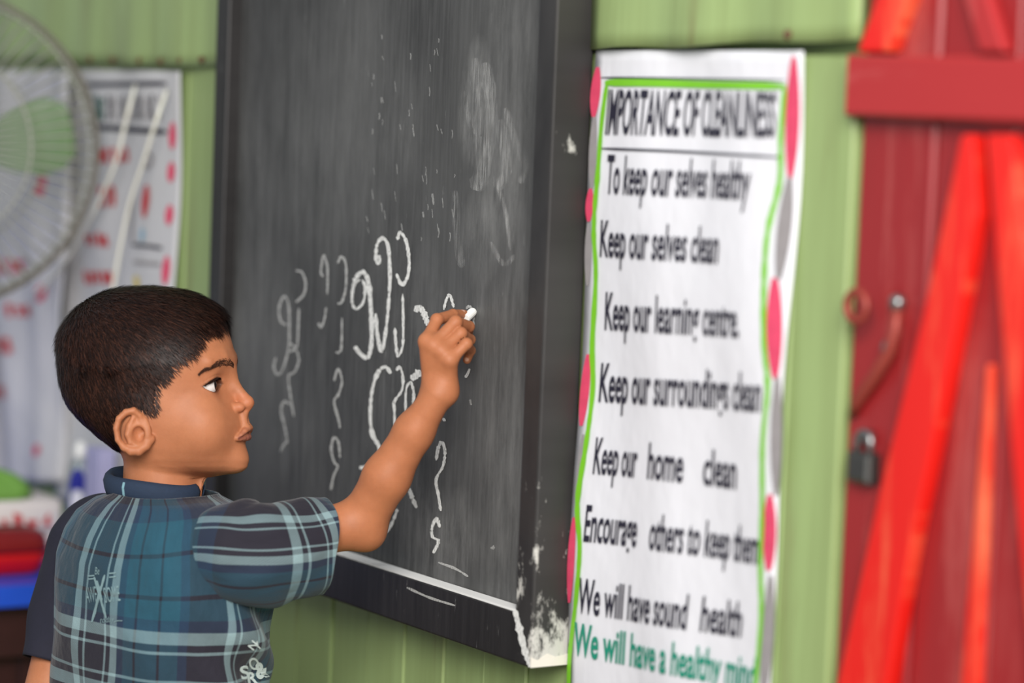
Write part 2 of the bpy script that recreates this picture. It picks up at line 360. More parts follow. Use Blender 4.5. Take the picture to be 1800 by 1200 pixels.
for pts, wpx, faint in ST:
    q = [(440 + a / 1.935, 380 + b / 1.935) for a, b in pts]
    ribbon(q, wpx, lambda a, b: BD(a, b, 0.0006), 'chalk_stroke', MCF if faint else MCH, board, 0.22)
# small dabs and scratches of chalk
N = NT('smeared_chalk'); N.col((0.8, 0.8, 0.78)); N.rough(0.95); u = N.uvc()
N.l(N.math('MULTIPLY', N.ramp(N.noise(u, 150, (2.2, 0.14, 1), 6, 0.75), [(0.44, 0.0), (0.72, 0.34)]), N.ramp(N.noise(u, 26, (1, 0.5, 1), 3), [(0.35, 0.1), (0.6, 1.0)])), N.b.inputs['Alpha']); MSS = N.m
MSM = m_chalk(0.30, 'smeared_chalk_dust')
for pts, wpx in (([(834, 102), (838, 170), (840, 240)], 13), ([(852, 110), (862, 170), (862, 230), (846, 325)], 15), ([(888, 190), (908, 255), (923, 295), (914, 322)], 9), ([(868, 310), (888, 370), (897, 440)], 5),
                 ([(800, 335), (804, 420), (812, 470)], 9), ([(862, 425), (885, 464), (905, 448)], 6), ([(842, 240), (846, 290), (838, 335)], 20), ([(815, 160), (822, 200), (834, 235)], 7), ([(880, 210), (890, 300), (870, 330)], 14)):
    for w_ in (1.5, 0.9): ribbon(pts, wpx * w_, lambda a, b: BD(a, b, 0.0003 + 0.0002 * w_), 'chalk_smear', MSS, board, 0.1)
for (px, py, ln, wpx) in [(865, 960, 3, 7), (826, 702, 8, 4), (760, 340, 18, 3.5), (743, 372, 8, 3), (876, 1020, 0, 0)] + [(rng.uniform(640, 800), rng.uniform(60, 420), rng.uniform(4, 18), rng.uniform(0.9, 2.0)) for _ in range(46)]:
    if wpx: ribbon([(px, py), (px + 1, py + ln * 0.5), (px + rng.uniform(-1, 3), py + ln + 2)], wpx, lambda a, b: BD(a, b, 0.0006), 'chalk_fleck', MSM, board)
ribbon([(770, 988), (800, 999), (823, 1013)], 4, lambda a, b: BD(a, b, 0.0006), 'chalk_fleck', MCF, board)
ribbon([(715, 1032), (755, 1050), (800, 1064)], 4, lambda a, b: onplane(a, b, CF - 0.0006), 'chalk_fleck', MCF, board)
# ------------------------------------------------------------------ text helper
def text_geo(txt, bold=0.0, shear=0.0):
    cu = bpy.data.curves.new('lettering', 'FONT'); cu.body = txt; cu.offset = bold; cu.shear = shear; cu.resolution_u = 3
    o = bpy.data.objects.new('lettering', cu); COL.objects.link(o); dg = bpy.context.evaluated_depsgraph_get()
    me = o.evaluated_get(dg).to_mesh(); v = np.array([tuple(q.co) for q in me.vertices]); f = [tuple(p.vertices) for p in me.polygons]
    o.evaluated_get(dg).to_mesh_clear(); bpy.data.objects.remove(o); bpy.data.curves.remove(cu)
    return v, f
def text_on(txt, A, B, cap, surf, name, mat, parent, bold=0.0, shear=0.0, vshear=None):
    v, f = text_geo(txt, bold, shear); x0, x1 = v[:, 0].min(), v[:, 0].max(); tx = (v[:, 0] - x0) / (x1 - x0); ty = v[:, 1] / 0.69
    A, B = np.array(A, float), np.array(B, float); d = (B - A) / np.linalg.norm(B - A); upv = np.array(vshear) if vshear is not None else np.array([d[1], -d[0]])
    p = A + tx[:, None] * (B - A) + (ty * cap)[:, None] * upv
    w = surf(p[:, 0], p[:, 1]); return mesh(name, w, f, mat, parent, uv=szuv(w))
# ------------------------------------------------------------------ posters
INK, GINK = plain('marker_ink', (34, 32, 50), 0.6), plain('green_marker_ink', (20, 140, 115), 0.6)
LIME, PINK, GREYP, REDI = plain('lime_tape', (122, 196, 40), 0.5), plain('pink_paper', (222, 72, 106), 0.6, 0.3, 60), plain('grey_marker', (150, 145, 146), 0.7, 0.2, 60), plain('red_ink', (190, 40, 48), 0.6)
def sheet(name, cols, mat, parent, off, wave, ny=40):
    """a hanging sheet: cols = [(px top, px bottom), ...] left to right edges traced top to bottom"""
    L, R = cols; L, R = catmull(L, 6), catmull(R, 6); n = 60
    def res(C):
        t = np.linspace(0, 1, n); tt = (C[:, 1] - C[0, 1]) / (C[-1, 1] - C[0, 1]); return np.stack([np.interp(t, tt, C[:, 0]), np.interp(t, tt, C[:, 1])], 1)
    L, R = res(L), res(R); nx = 24; pts = np.array([[L[j] * (1 - i / nx) + R[j] * i / nx for i in range(nx + 1)] for j in range(n)]).reshape(-1, 2)
    v = clear_stile(WL(pts[:, 0], pts[:, 1], 0)); uvp = szuv(v)
    v = v - NN * (off + wave(uvp[:, 0], uvp[:, 1]))[:, None]
    f = np.array([(j * (nx + 1) + i, (j + 1) * (nx + 1) + i, (j + 1) * (nx + 1) + i + 1, j * (nx + 1) + i + 1) for j in range(n - 1) for i in range(nx)])
    o = mesh(name, v, f, mat, parent, uv=uvp, smooth=True); m = o.modifiers.new('thick', 'SOLIDIFY'); m.thickness = 0.0006; m.offset = 1; return o
wav = lambda s, z: 0.003 + 0.0022 * np.sin(z * 17 + s * 9) + 0.0018 * np.sin(s * 40 + z * 7)
def onsheet(off, extra=0.0022):
    def g(px, py):
        v = clear_stile(WL(px, py, 0)); q = szuv(v); return v - NN * (off + wav(q[:, 0], q[:, 1]) + extra)[:, None]
    return g
_pl = WL(np.array([1036, 1030, 1018, 1008, 1000, 996.0]), np.array([88, 300, 600, 900, 1200, 1330.0]), 0)[::-1]      # left edge of the sheet
SHIFT0[0] = (_pl[:, 2], _pl @ TT - 0.003)
poster = empty('cleanliness_poster', WL(1200, 1400, 0.0)); tag(poster, 'long white hand lettered poster on cleanliness between the blackboard and the red door', 'poster')
sheet('paper', ([(1036, 88), (1030, 300), (1018, 600), (1008, 900), (1000, 1200), (996, 1330)], [(1421, 90), (1413, 300), (1402, 480), (1392, 620), (1378, 900), (1366, 1200), (1360, 1330)]), m_paper('white_chart_paper', (236, 236, 242)), poster, 0.003, wav)
on = onsheet(0.003)
GL = [(1062, 146), (1055, 210), (1050, 300), (1042, 400), (1044, 480), (1036, 600), (1038, 680), (1030, 780), (1020, 880), (1026, 960), (1020, 1050), (1006, 1150), (1003, 1220)]
GR = [(1388, 150), (1380, 240), (1378, 320), (1362, 400), (1358, 480), (1360, 600), (1366, 680), (1356, 780), (1352, 900), (1348, 1000), (1350, 1080), (1342, 1220)]
ribbon([(1058, 145), (1150, 146), (1250, 149), (1390, 152)], 13, on, 'green_border', LIME, poster, 0)
ribbon(GL, 8, on, 'green_border', LIME, poster, 0.1); ribbon(GR, 8, on, 'green_border', LIME, poster, 0.1)
ribbon([(1050, 136), (1200, 138), (1388, 142)], 3, on, 'ruled_line', INK, poster, 0); ribbon([(1056, 260), (1200, 266), (1378, 276)], 4, on, 'ruled_line', INK, poster, 0)
def blob(cx0, y0, y1, w, lean, name, mat, par, surf):
    t = np.linspace(0, 1, 14); prof = np.sin(np.pi * np.clip(t * 0.9 + 0.05, 0, 1)) ** 0.6 * w / 2
    c = cx0 + lean * t; y = y0 + (y1 - y0) * t; pts = np.concatenate([np.stack([c - prof, y], 1), np.stack([c + prof, y], 1)])
    v = surf(pts[:, 0], pts[:, 1]); n = 14; return mesh(name, v, [(i, i + 1, n + i + 1, n + i) for i in range(n - 1)], mat, par, uv=szuv(v))
on2 = onsheet(0.003, 0.0016)
for (c, a, b, w, l) in [(1405, 100, 312, 26, -10), (1374, 488, 665, 26, 4), (1366, 868, 1002, 24, -4), (1042, 118, 205, 18, -4), (1036, 330, 388, 14, -4), (1028, 620, 745, 15, -8), (1014, 905, 1055, 13, -8)]: blob(c, a, b, w, l, 'pink_petal', PINK, poster, on2)
for (c, a, b, w, l) in [(1394, 310, 490, 24, -14), (1382, 660, 870, 20, -6), (1366, 1010, 1230, 22, -10), (1040, 205, 330, 14, -2), (1032, 390, 500, 12, -4), (1024, 760, 900, 10, -6)]: blob(c, a, b, w, l, 'grey_scroll', GREYP, poster, on2)
ROWS = [('IMPORTANCE OF CLEANLINESS', (1062, 234), (1370, 240), 76, INK, 0.02), ('To keep our selves healthy', (1066, 338), (1330, 350), 66, INK, 0.018), ('Keep our selves clean', (1052, 448), (1276, 462), 62, INK, 0.018),
        ('Keep our learning centre.', (1058, 576), (1316, 592), 64, INK, 0.018), ('Keep our surroundings clean', (1048, 702), (1354, 722), 66, INK, 0.018), ('Keep our', (1043, 828), (1122, 836), 62, INK, 0.018), ('home', (1143, 838), (1208, 846), 62, INK, 0.018), ('clean', (1242, 850), (1304, 858), 62, INK, 0.018),
        ('Encourage', (1032, 946), (1125, 958), 62, INK, 0.018), ('others to keep them', (1150, 962), (1344, 990), 62, INK, 0.018), ('We will have sound', (1024, 1072), (1222, 1104), 60, INK, 0.018), ('health', (1242, 1107), (1314, 1118), 60, INK, 0.018), ('We will have a healthy mind', (1015, 1146), (1342, 1212), 56, GINK, 0.022)]
for txt, A, B, cap, mt, bold in ROWS: text_on(txt, A, B, cap, on, 'lettering', mt, poster, bold, 0.08, (0.04, -1))
SHIFT0[0] = None
# ---- left poster beside the blackboard
p2 = empty('red_lettered_poster', WL(220, 900, 0.0)); tag(p2, 'greyish white poster with red lettering and a boxed column beside the blackboard', 'poster')
sheet('paper', ([(128, 122), (124, 300), (118, 500), (112, 700), (108, 880)], [(326, 125), (322, 300), (314, 500), (306, 700), (302, 880)]), m_paper('grey_chart_paper', (205, 204, 206)), p2, 0.003, wav)
ribbon([(160, 149), (230, 148), (302, 147)], 8, on, 'ruled_line', INK, p2, 0); ribbon([(166, 222), (230, 227), (300, 232)], 10, on, 'ruled_line', INK, p2, 0)
GD = plain('dark_green_ink', (52, 92, 84), 0.6)
for k, px in enumerate(range(170, 292, 9)): ribbon([(px, 166 + (k % 3) * 3), (px + (3 if k % 2 else -2), 190), (px + 1, 212)], 6 if k < 3 else 4, on, 'heading_letter', GD if k < 3 else GREYP if k % 3 else INK, p2, 0.1)
def scribble(x0, x1, y0, y1, mat, par, n):
    for i in range(n):
        x = x0 + (x1 - x0) * (i + 0.5) / n; w = (x1 - x0) / n * 0.62
        ribbon([(x - w * 0.3, y0 + rng.uniform(0, 5)), (x + w * rng.uniform(-.4, .4), (y0 + y1) / 2), (x + w * 0.3, y1 - rng.uniform(0, 4))], w, on, 'red_letter', mat, par, 0.25)
scribble(182, 232, 258, 288, REDI, p2, 5); scribble(186, 212, 325, 365, REDI, p2, 3); scribble(160, 205, 408, 434, REDI, p2, 4); scribble(155, 212, 472, 500, REDI, p2, 5)
ribbon([(268, 265), (276, 280), (268, 296), (262, 280), (268, 266)], 5, on, 'small_drawing', GREYP, p2, 0); blob(268, 325, 382, 13, -4, 'red_drop', REDI, p2, on)
ribbon([(242, 330), (240, 380), (242, 428)], 4, on, 'ruled_line', GREYP, p2, 0); ribbon([(242, 430), (270, 432), (296, 436)], 6, on, 'ruled_line', INK, p2, 0); ribbon([(244, 460), (270, 462), (294, 464)], 6, on, 'ruled_line', GREYP, p2, 0)
ribbon([(250, 485), (252, 500), (251, 515)], 9, on, 'yellow_mark', plain('yellow_ink', (214, 190, 80), 0.6), p2, 0); blob(262, 400, 424, 9, -1, 'blue_drop', plain('pale_blue_ink', (150, 185, 205), 0.6), p2, on)
for (c, a, b) in [(310, 215, 262), (307, 285, 320), (305, 360, 395), (303, 450, 500)]: blob(c, a, b, 12, -2, 'pink_petal', PINK, p2, on2)
# ---- crumpled second poster, by the fan
wav_keep = wav
wav = lambda s, z: 0.0175 + 0.006 * np.sin(s * 60 + 2 * np.sin(z * 6)) + 0.003 * np.sin(s * 25 + z * 20)
on = onsheet(0.003)
p3 = empty('crumpled_poster', WL(20, 900, 0.0)); tag(p3, 'crumpled whitish sheet with red lettering hanging behind the fan', 'poster')
sheet('paper', ([(-170, 128), (-175, 400), (-180, 640), (-185, 846)], [(152, 124), (146, 400), (138, 640), (130, 846)]), m_paper('crumpled_chart_paper', (208, 206, 210), 0.9), p3, 0.003, wav)
for q in ((18, 72, 452, 482), (40, 82, 532, 560), (-4, 50, 590, 622), (-6, 46, 672, 700)): scribble(*q, REDI, p3, 5)
for (c, a, b) in [(98, 305, 345), (101, 500, 530), (98, 780, 800)]: blob(c, a, b, 12, -3, 'pink_petal', PINK, p3, onsheet(0.003, 0.0016))
wav = wav_keep
# ---- two white cords hanging across the left poster
WC = plain('white_cord', (228, 226, 214), 0.7)
for pts, lab in (([(238, 150), (222, 210), (205, 280), (178, 345), (150, 400), (110, 465), (60, 522)], 'slack white cord sagging from the poster heading towards the fan'), ([(293, 158), (272, 220), (250, 290), (230, 350), (214, 420), (200, 500), (192, 560)], 'straighter white cord hanging down past the poster column box')):
    c = catmull(pts, 5); v, f = tube(list(WL(c[:, 0], c[:, 1], np.interp(np.arange(len(c)), [0, 4, len(c)], [0.0125, 0.034, 0.034]))), 0.0028, 6); tag(mesh('white_cord', v, f, WC, smooth=True), lab, 'cord')
# ------------------------------------------------------------------ red plank door
door = tag(empty('door_1', WL(1650, 1200, 0)), 'weathered red plank door with crossbar and slanting braces', kind='structure')
RD = m_redwood('dark_red_paint', (128, 26, 30), (160, 40, 42), (190, 104, 98), 0.6)
RB = m_redwood('bright_red_paint', (206, 18, 12), (232, 36, 26), (238, 132, 90), 0.75)
RC = m_redwood('dull_red_paint', (158, 36, 38), (178, 48, 50), (206, 120, 116), 0.5)
CD = CW + 0.005; sd = s_doorL + 0.004; dw = 0.098
for k in range(9):
    v, f = frame_box(sd + k * dw + 0.001, sd + (k + 1) * dw - 0.001, 0.02, 2.15, CD + 0.022, CD + 0.0015 * math.sin(k * 1.9), 0.003); mesh('door_plank', v, f, RD, door, uv=szuv(v) + np.array([k * 1.7, 0]))
def on_door(pix, depth): p = np.array(pix, float); return onplane(p[:, 0], p[:, 1], CD - depth)
def dbar(name, pix, depth, mat):
    fr = on_door(pix, depth); v, f = extrude_poly(list(fr), NN * (depth + 0.001)); o = mesh(name, v, f, mat, door, uv=szuv(v)); m = o.modifiers.new('bevel', 'BEVEL'); m.width = 0.003; m.segments = 2; return o
z1, z0 = (float(sz(onplane(1485, y, CD - 0.022))[1]) for y in (96, 203)); sc0 = float(sz(onplane(1484, 150, CD - 0.022))[0])
v, f = frame_box(sc0, sc0 + 0.86, z0, z1, CD, CD - 0.022, 0.003); mesh('crossbar', v, f, RC, door, uv=szuv(v)[:, ::-1])
dbar('brace', [(1688, 236), (1708, 236), (1716, 380), (1668, 640), (1600, 960), (1552, 1240), (1462, 1240), (1540, 880), (1618, 560)], 0.016, RB)
dbar('brace', [(1732, 236), (1775, 236), (1836, 700), (1880, 1240), (1820, 1240), (1776, 800)], 0.016, RB)
dbar('batten', [(1732, 640), (1742, 640), (1718, 1240), (1684, 1240)], 0.008, RB)
dbar('brace', [(1505, 92), (1560, 92), (1640, -120), (1580, -120)], 0.016, RB); dbar('brace', [(1720, 92), (1765, 92), (1700, -120), (1660, -120)], 0.012, RC)
IRON, STEEL = plain('rusty_red_iron', (150, 62, 52), 0.5, 0.25, 120, 0.3), plain('dull_steel', (150, 150, 150), 0.3, 0.1, 60, 0.9)
def dp(px, py, off): return on_door([(px, py)], off)[0]
c0 = dp(1506, 538, 0.022); ax = NN
ring = [c0 + 0.013 * (math.cos(a) * TT + math.sin(a) * ZZ) for a in np.linspace(0, 2 * math.pi, 21)[:-1]]
v, f = tube(ring, 0.0036, 8, True); mesh('ring_latch', v, f, IRON, door, smooth=True)
v, f = tube([dp(1580, 532, 0.004), dp(1574, 580, 0.008), dp(1566, 615, 0.008), dp(1540, 660, 0.008), dp(1508, 704, 0.006), dp(1500, 730, 0.004)], [0.004, 0.005, 0.006, 0.006, 0.006, 0.004], 8); mesh('hasp_bar', v, f, IRON, door, smooth=True)
for q in ((1582, 532), (1568, 612)): v, f = lathe(dp(*q, 0.002), [(0.008, 0), (0.0075, 0.006), (0.004, 0.009)], 14, -NN); mesh('screw_head', v, f, STEEL, door, smooth=True)
v, f = lathe(dp(1530, 768, 0.002), [(0.007, 0), (0.0065, 0.006), (0.003, 0.008)], 14, -NN); mesh('screw_head', v, f, STEEL, door, smooth=True)
pl = empty('padlock', dp(1512, 850, 0.01)); tag(pl, 'small dull grey padlock hanging from the hasp of the red door', 'padlock')
sp0, zp0 = (float(q) for q in sz(dp(1512, 815, 0.012)))
v, f = frame_box(sp0 - 0.015, sp0 + 0.015, zp0 - 0.016, zp0 + 0.010, CD - 0.002, CD - 0.016, 0.003); mesh('lock_body', v, f, plain('aged_lock_steel', (92, 92, 90), 0.4, 0.2, 80, 0.8), pl)
sh = [P3(sp0 + 0.0095 * math.cos(a), zp0 + 0.018 + 0.010 * math.sin(a), CD - 0.009) for a in np.linspace(0, math.pi, 11)]
sh = [P3(sp0 + 0.0095, zp0 + 0.008, CD - 0.009)] + sh + [P3(sp0 - 0.0095, zp0 + 0.008, CD - 0.009)]
v, f = tube(sh, 0.003, 8); mesh('shackle', v, f, STEEL, pl, smooth=True)
#@@FAN
# ------------------------------------------------------------------ wall fan at the left
FD = 3.70; FC = W(-106, 262, FD); FR = 277 * FD / F; ax_ = -FW * 1.0; ax_ = ax_ / np.linalg.norm(ax_); fu, fv_ = RT, UP
fan = empty('wall_fan', FC - UP * FR); tag(fan, 'wall fan with round wire guard and pale green blades in front of the crumpled sheet', 'fan')
WIRE = plain('grey_fan_wire', (150, 150, 140), 0.4, 0.1, 40, 0.4); RIM = plain('dark_fan_rim', (104, 98, 88), 0.45)
def circ(r, d, n=72): return [FC + ax_ * d + r * (math.cos(a) * fu + math.sin(a) * fv_) for a in np.linspace(0, 2 * math.pi, n + 1)[:-1]]
v, f = tube(circ(FR, 0.0, 96), 0.0035, 8, True); guard = mesh('guard_rim', v, f, RIM, fan, smooth=True)
for r, d in ((FR * 0.965, 0.020), (FR * 0.62, 0.048), (FR * 0.28, 0.058)): v, f = tube(circ(r, d), 0.0016, 6, True); mesh('guard_ring', v, f, WIRE, fan, smooth=True)
for r, d in ((FR * 0.96, -0.03), (FR * 0.6, -0.06)): v, f = tube(circ(r, d), 0.0016, 6, True); mesh('rear_guard_ring', v, f, WIRE, fan, smooth=True)
w0 = None
for k in range(72):
    a = 2 * math.pi * k / 72; pr = [(0.20, .060), (0.28, .0585), (0.62, .049), (0.88, .034), (0.965, .021), (1.0, 0.0)]
    if w0 is None:
        pp = [np.array([r * FR, 0, d]) for r, d in pr]; v, f = tube(pp, 0.0016, 5); me = bpy.data.meshes.new('guard_wire'); me.from_pydata([tuple(x) for x in v], [], f); me.materials.append(WIRE); w0 = me
    o = bpy.data.objects.new('guard_wire', w0); COL.objects.link(o); o.parent = fan; e1 = math.cos(a) * fu + math.sin(a) * fv_; e2 = -math.sin(a) * fu + math.cos(a) * fv_
    M = Matrix(((e1[0], e2[0], ax_[0], FC[0]), (e1[1], e2[1], ax_[1], FC[1]), (e1[2], e2[2], ax_[2], FC[2]), (0, 0, 0, 1))); o.matrix_basis = world_of(fan).inverted() @ M
N = NT('green_blade_plastic'); N.col(N.mix(N.noise(N.obj(), 12), srgb((110, 160, 80)), srgb((150, 186, 120)))); N.rough(0.3); N.b.inputs['Transmission Weight'].default_value = 0.35; N.b.inputs['Alpha'].default_value = 0.55; BLM = N.m
for k in range(3):
    bv = []; nr, ncd = 14, 8
    for i in range(nr + 1):
        t = i / nr; r = FR * (0.16 + 0.70 * t); half = 0.16 + 0.22 * math.sin(math.pi * min(1, t * 0.75 + 0.12))
        for j in range(ncd + 1):
            s_ = j / ncd * 2 - 1; a = 2 * math.pi * k / 3 + 0.02 + s_ * half * (1.0 if t < .9 else 1 - (t - .9) * 3) + 0.12 * t; bv.append(FC + r * (math.cos(a) * fu + math.sin(a) * fv_) + ax_ * (0.005 + 0.018 * s_ * (1 - 0.4 * t)))
    bf = [(i * (ncd + 1) + j, (i + 1) * (ncd + 1) + j, (i + 1) * (ncd + 1) + j + 1, i * (ncd + 1) + j + 1) for i in range(nr) for j in range(ncd)]
    o = mesh('blade', bv, bf, BLM, fan, smooth=True); m = o.modifiers.new('thick', 'SOLIDIFY'); m.thickness = 0.002
v, f = lathe(FC - ax_ * 0.01, [(0.036, 0), (0.036, 0.03), (0.025, 0.045), (0.01, 0.05)], 24, ax_); mesh('hub', v, f, plain('fan_hub_plastic', (190, 196, 180), 0.4), fan, smooth=True)
v, f = lathe(FC - ax_ * 0.02, [(0.045, 0), (0.05, -0.04), (0.045, -0.085), (0.02, -0.10)], 24, ax_); mesh('motor_housing', v, f, plain('fan_motor_plastic', (176, 180, 170), 0.4), fan, smooth=True)
mb = FC - ax_ * 0.07; wp = np.array([mb[0], mb[1], 1.78]); dist = CW - 0.012 - wp @ NN
v, f = tube([mb, mb + ZZ * 0.12, wp - ZZ * 0.04, wp + NN * 0.03, wp + NN * dist], 0.012, 10); mesh('wall_arm', v, f, plain('fan_motor_plastic', (176, 180, 170)), fan, smooth=True)
s0_, z0_ = sz(wp + NN * dist); v, f = frame_box(s0_ - 0.05, s0_ + 0.05, z0_ - 0.08, z0_ + 0.08, CW - 0.008, CW - 0.032, 0.004); mesh('wall_plate', v, f, plain('fan_motor_plastic', (176, 180, 170)), fan)
# ------------------------------------------------------------------ blue-topped table, its end towards the camera
ZT = 0.75
def onz(px, py, z): d = ray(np.array(px, float), np.array(py, float)); return EYE + d * ((z - EYE[2]) / d[2])
E0 = onz(60, 1026, ZT); c_e = (E0 @ NN); s_e = float(E0 @ TT)
cR, cL = CW - 0.012, CW - 0.72
tb = empty('table', P3(s_e - 0.5, 0, (cR + cL) / 2)); tag(tb, 'blue topped table with dark maroon boarded end standing against the wall', 'table')
def tbox(name, s0, s1, z0, z1, c0, c1, mat, bev=0.003): v, f = frame_box(s0, s1, z0, z1, c0, c1, bev); return mesh(name, v, f, mat, tb, uv=szuv(v))
BLU = plain('blue_laminate', (34, 84, 210), 0.35, 0.12, 14); MAR = plain('maroon_table_wood', (54, 22, 22), 0.5, 0.3, 20)
tbox('table_top', s_e - 1.1, s_e, ZT - 0.028, ZT, cR, cL, BLU, 0.004); tbox('apron', s_e - 1.06, s_e - 0.03, ZT - 0.10, ZT - 0.028, cR - 0.02, cR - 0.04, MAR); tbox('apron', s_e - 0.06, s_e - 0.035, ZT - 0.10, ZT - 0.028, cR - 0.03, cL + 0.03, MAR)
for k in range(7): tbox('end_board', s_e - 0.085, s_e - 0.065, 0.06, ZT - 0.05, cR - 0.035 - k * 0.09, cR - 0.12 - k * 0.09, MAR)
for s_ in (s_e - 0.07, s_e - 1.05):
    for c_ in (cR - 0.02, cL + 0.07): tbox('leg', s_, s_ + 0.045, 0.0, ZT - 0.028, c_, c_ - 0.045, MAR)
def ont(px, py): return onz([px], [py], ZT)[0]
# red plastic basin, papers, green cloth bag, bottle, pale box
def rrect(c, hx_, hy_, r, ex, ey_, n=8):
    out = []
    for q in range(4):
        sx, sy = ((1, 1), (-1, 1), (-1, -1), (1, -1))[q]
        for k in range(n + 1):
            a = math.pi / 2 * (q + k / n); out.append(c + ex * (sx * (hx_ - r) + r * math.cos(a)) + ey_ * (sy * (hy_ - r) + r * math.sin(a)))
    return out
def loft(rings):
    n = len(rings[0]); v = [p for r in rings for p in r]; f = [(i * n + k, i * n + (k + 1) % n, (i + 1) * n + (k + 1) % n, (i + 1) * n + k) for i in range(len(rings) - 1) for k in range(n)]
    return v, f + [tuple(range(n - 1, -1, -1)), tuple((len(rings) - 1) * n + k for k in range(n))]
X_, Y_ = np.array([1.0, 0, 0]), np.array([0, 1.0, 0])
def T3(px, D, z): d = ray(np.array(float(px)), np.array(600.0)); p = EYE + d * D; return np.array([p[0], p[1], z])
def at_s(px, s_): d = ray(np.array(float(px)), np.array(600.0)); d = np.array([d[0], d[1], 0]); return d * (s_ / (d @ TT))     # plan point on this sight line at this place along the wall
def at_off(px, off): d = ray(np.array(float(px)), np.array(600.0)); d = np.array([d[0], d[1], 0]); return d * ((CW - off) / (d @ NN))
tray_s = s_e - 0.093; tray_c = float(at_s(104, tray_s + 0.033) @ NN) - 0.080; rc_ = P3(tray_s, ZT, tray_c); RP = plain('red_plastic', (196, 14, 20), 0.35, 0.08)
tr = empty('red_tray', rc_); tag(tr, 'red plastic lidded box lying on the blue table', 'box')
hw = 0.075
v, f = loft([rrect(rc_ + ZZ * z, hw + a, 0.033 + a, 0.022, NN, -TT) for z, a in ((0.0, -0.010), (0.004, -0.004), (0.020, 0), (0.030, 0.0))]); mesh('box_body', v, f, RP, tr, smooth=True)
v, f = loft([rrect(rc_ + ZZ * z, hw + a, 0.033 + a, 0.022, NN, -TT) for z, a in ((0.030, 0.002), (0.034, 0.003), (0.050, 0.0), (0.058, -0.009), (0.060, -0.018))]); mesh('box_lid', v, f, plain('dark_red_plastic', (120, 10, 16), 0.4), tr, smooth=True)
pk = at_off(126, 0.042); pap_s = min(float(pk @ TT), tray_s - 0.038); pc_ = P3(pap_s - 0.055, ZT, CW - 0.042 - 0.078); PAP = plain('newsprint', (214, 206, 204), 0.8, 0.08)
for k, (dx, hz, rot, lab) in enumerate(((0.0, 0.044, 0.02, 'lower white paper bundle with red print on the blue table'), (-0.004, 0.042, -0.04, 'upper white paper bundle with red print under the green bag'))):
    ex = math.cos(rot) * NN - math.sin(rot) * TT; ey_ = -math.sin(rot) * NN - math.cos(rot) * TT; zb = ZT + 0.044 * k; pb = empty('paper_bundle', pc_ + ZZ * (zb - ZT)); tag(pb, lab, 'papers')
    v, f = loft([rrect(pc_ + NN * dx + ZZ * (zb - ZT + z), 0.078 + a, 0.055 + a, 0.010, ex, ey_) for z, a in ((0.0, -0.003), (0.006, 0), (hz - 0.006, 0), (hz, -0.004))]); mesh('sheets', v, f, PAP, pb, smooth=True)
    for i in range(7):
        cx_ = -0.064 + 0.018 * i + rng.uniform(0, .006); p0 = pc_ + NN * dx + ex * cx_ - ey_ * 0.0555 + ZZ * (zb - ZT + 0.008); qd = [p0, p0 + ex * 0.010, p0 + ex * rng.uniform(.003, .014) + ZZ * rng.uniform(.008, .02), p0 + ex * rng.uniform(-.004, .003) + ZZ * rng.uniform(.008, .02)]; vv_, ff_ = extrude_poly(qd, -ey_ * 0.0006); mesh('red_print', vv_, ff_, REDI, pb)
gc_ = pc_ - NN * 0.022 + ZZ * 0.0855; v, f = loft([[p + ZZ * 0.004 * math.sin(i * 1.1) * (z > 0.002) for i, p in enumerate(rrect(gc_ + ZZ * z, hx_, hx_ * 0.75, hx_ * 0.5, NN, -TT))] for z, hx_ in ((0.0, 0.058), (0.007, 0.064), (0.018, 0.058), (0.029, 0.042), (0.035, 0.020), (0.037, 0.006))])
tag(mesh('green_bag', v, f, plain('green_bag_cloth', (104, 150, 62), 0.6, 0.15, 25), smooth=True), 'crumpled light green bag on top of the papers', 'bag')
bc_ = at_off(146, 0.034) + ZZ * ZT; b_d = float(proj(bc_)[2]); bt = empty('bottle', bc_); tag(bt, 'clear squeeze bottle with a blue oval label and white cap on the table', 'bottle')
N = NT('clear_plastic'); N.col(srgb((205, 215, 220))); N.rough(0.12); N.b.inputs['Transmission Weight'].default_value = 0.7; N.b.inputs['IOR'].default_value = 1.2
zb0 = float(W(146, 782, b_d)[2]) - ZT; v, f = lathe(bc_, [(0.013, 0), (0.016, 0.004), (0.0165, zb0 * 0.35), (0.0165, zb0 * 0.62), (0.013, zb0 * 0.84), (0.006, zb0 * 0.91), (0.006, zb0 * 0.94)], 24); mesh('bottle_body', v, f, N.m, bt, smooth=True)
v, f = lathe(bc_, [(0.0162, 0.002), (0.0168, 0.006), (0.0170, zb0 * 0.42), (0.0168, zb0 * 0.425)], 24); mesh('blue_liquid_band', v, f, plain('pale_blue_liquid', (70, 140, 200), 0.3), bt, smooth=True)
v, f = lathe(bc_, [(0.008, zb0 * 0.90), (0.0085, zb0 * 0.93), (0.008, zb0 * 1.0), (0.004, zb0 * 1.04)], 16); mesh('cap', v, f, plain('white_cap', (232, 232, 230), 0.4), bt, smooth=True)
def lab(r0, h0, off, mat, nm, dz=0):
    n = 20; vv_ = []; c0_ = zb0 * 0.60 + dz
    for a in np.linspace(0, 2 * math.pi, n + 1)[:-1]:
        th = math.cos(a) * r0 / 0.017; z = c0_ + math.sin(a) * h0; vv_.append(bc_ + (0.0172 + off) * (math.sin(th) * X_ - math.cos(th) * Y_) + ZZ * z)
    vv_.append(bc_ - (0.0172 + off) * Y_ + ZZ * c0_); mesh(nm, vv_, [(i, (i + 1) % n, n) for i in range(n)], mat, bt)
lab(0.014, 0.036, 0.0, plain('blue_label', (28, 36, 140), 0.4), 'label'); lab(0.0085, 0.018, 0.0008, plain('white_label', (214, 214, 226), 0.5), 'label_patch', -0.010)
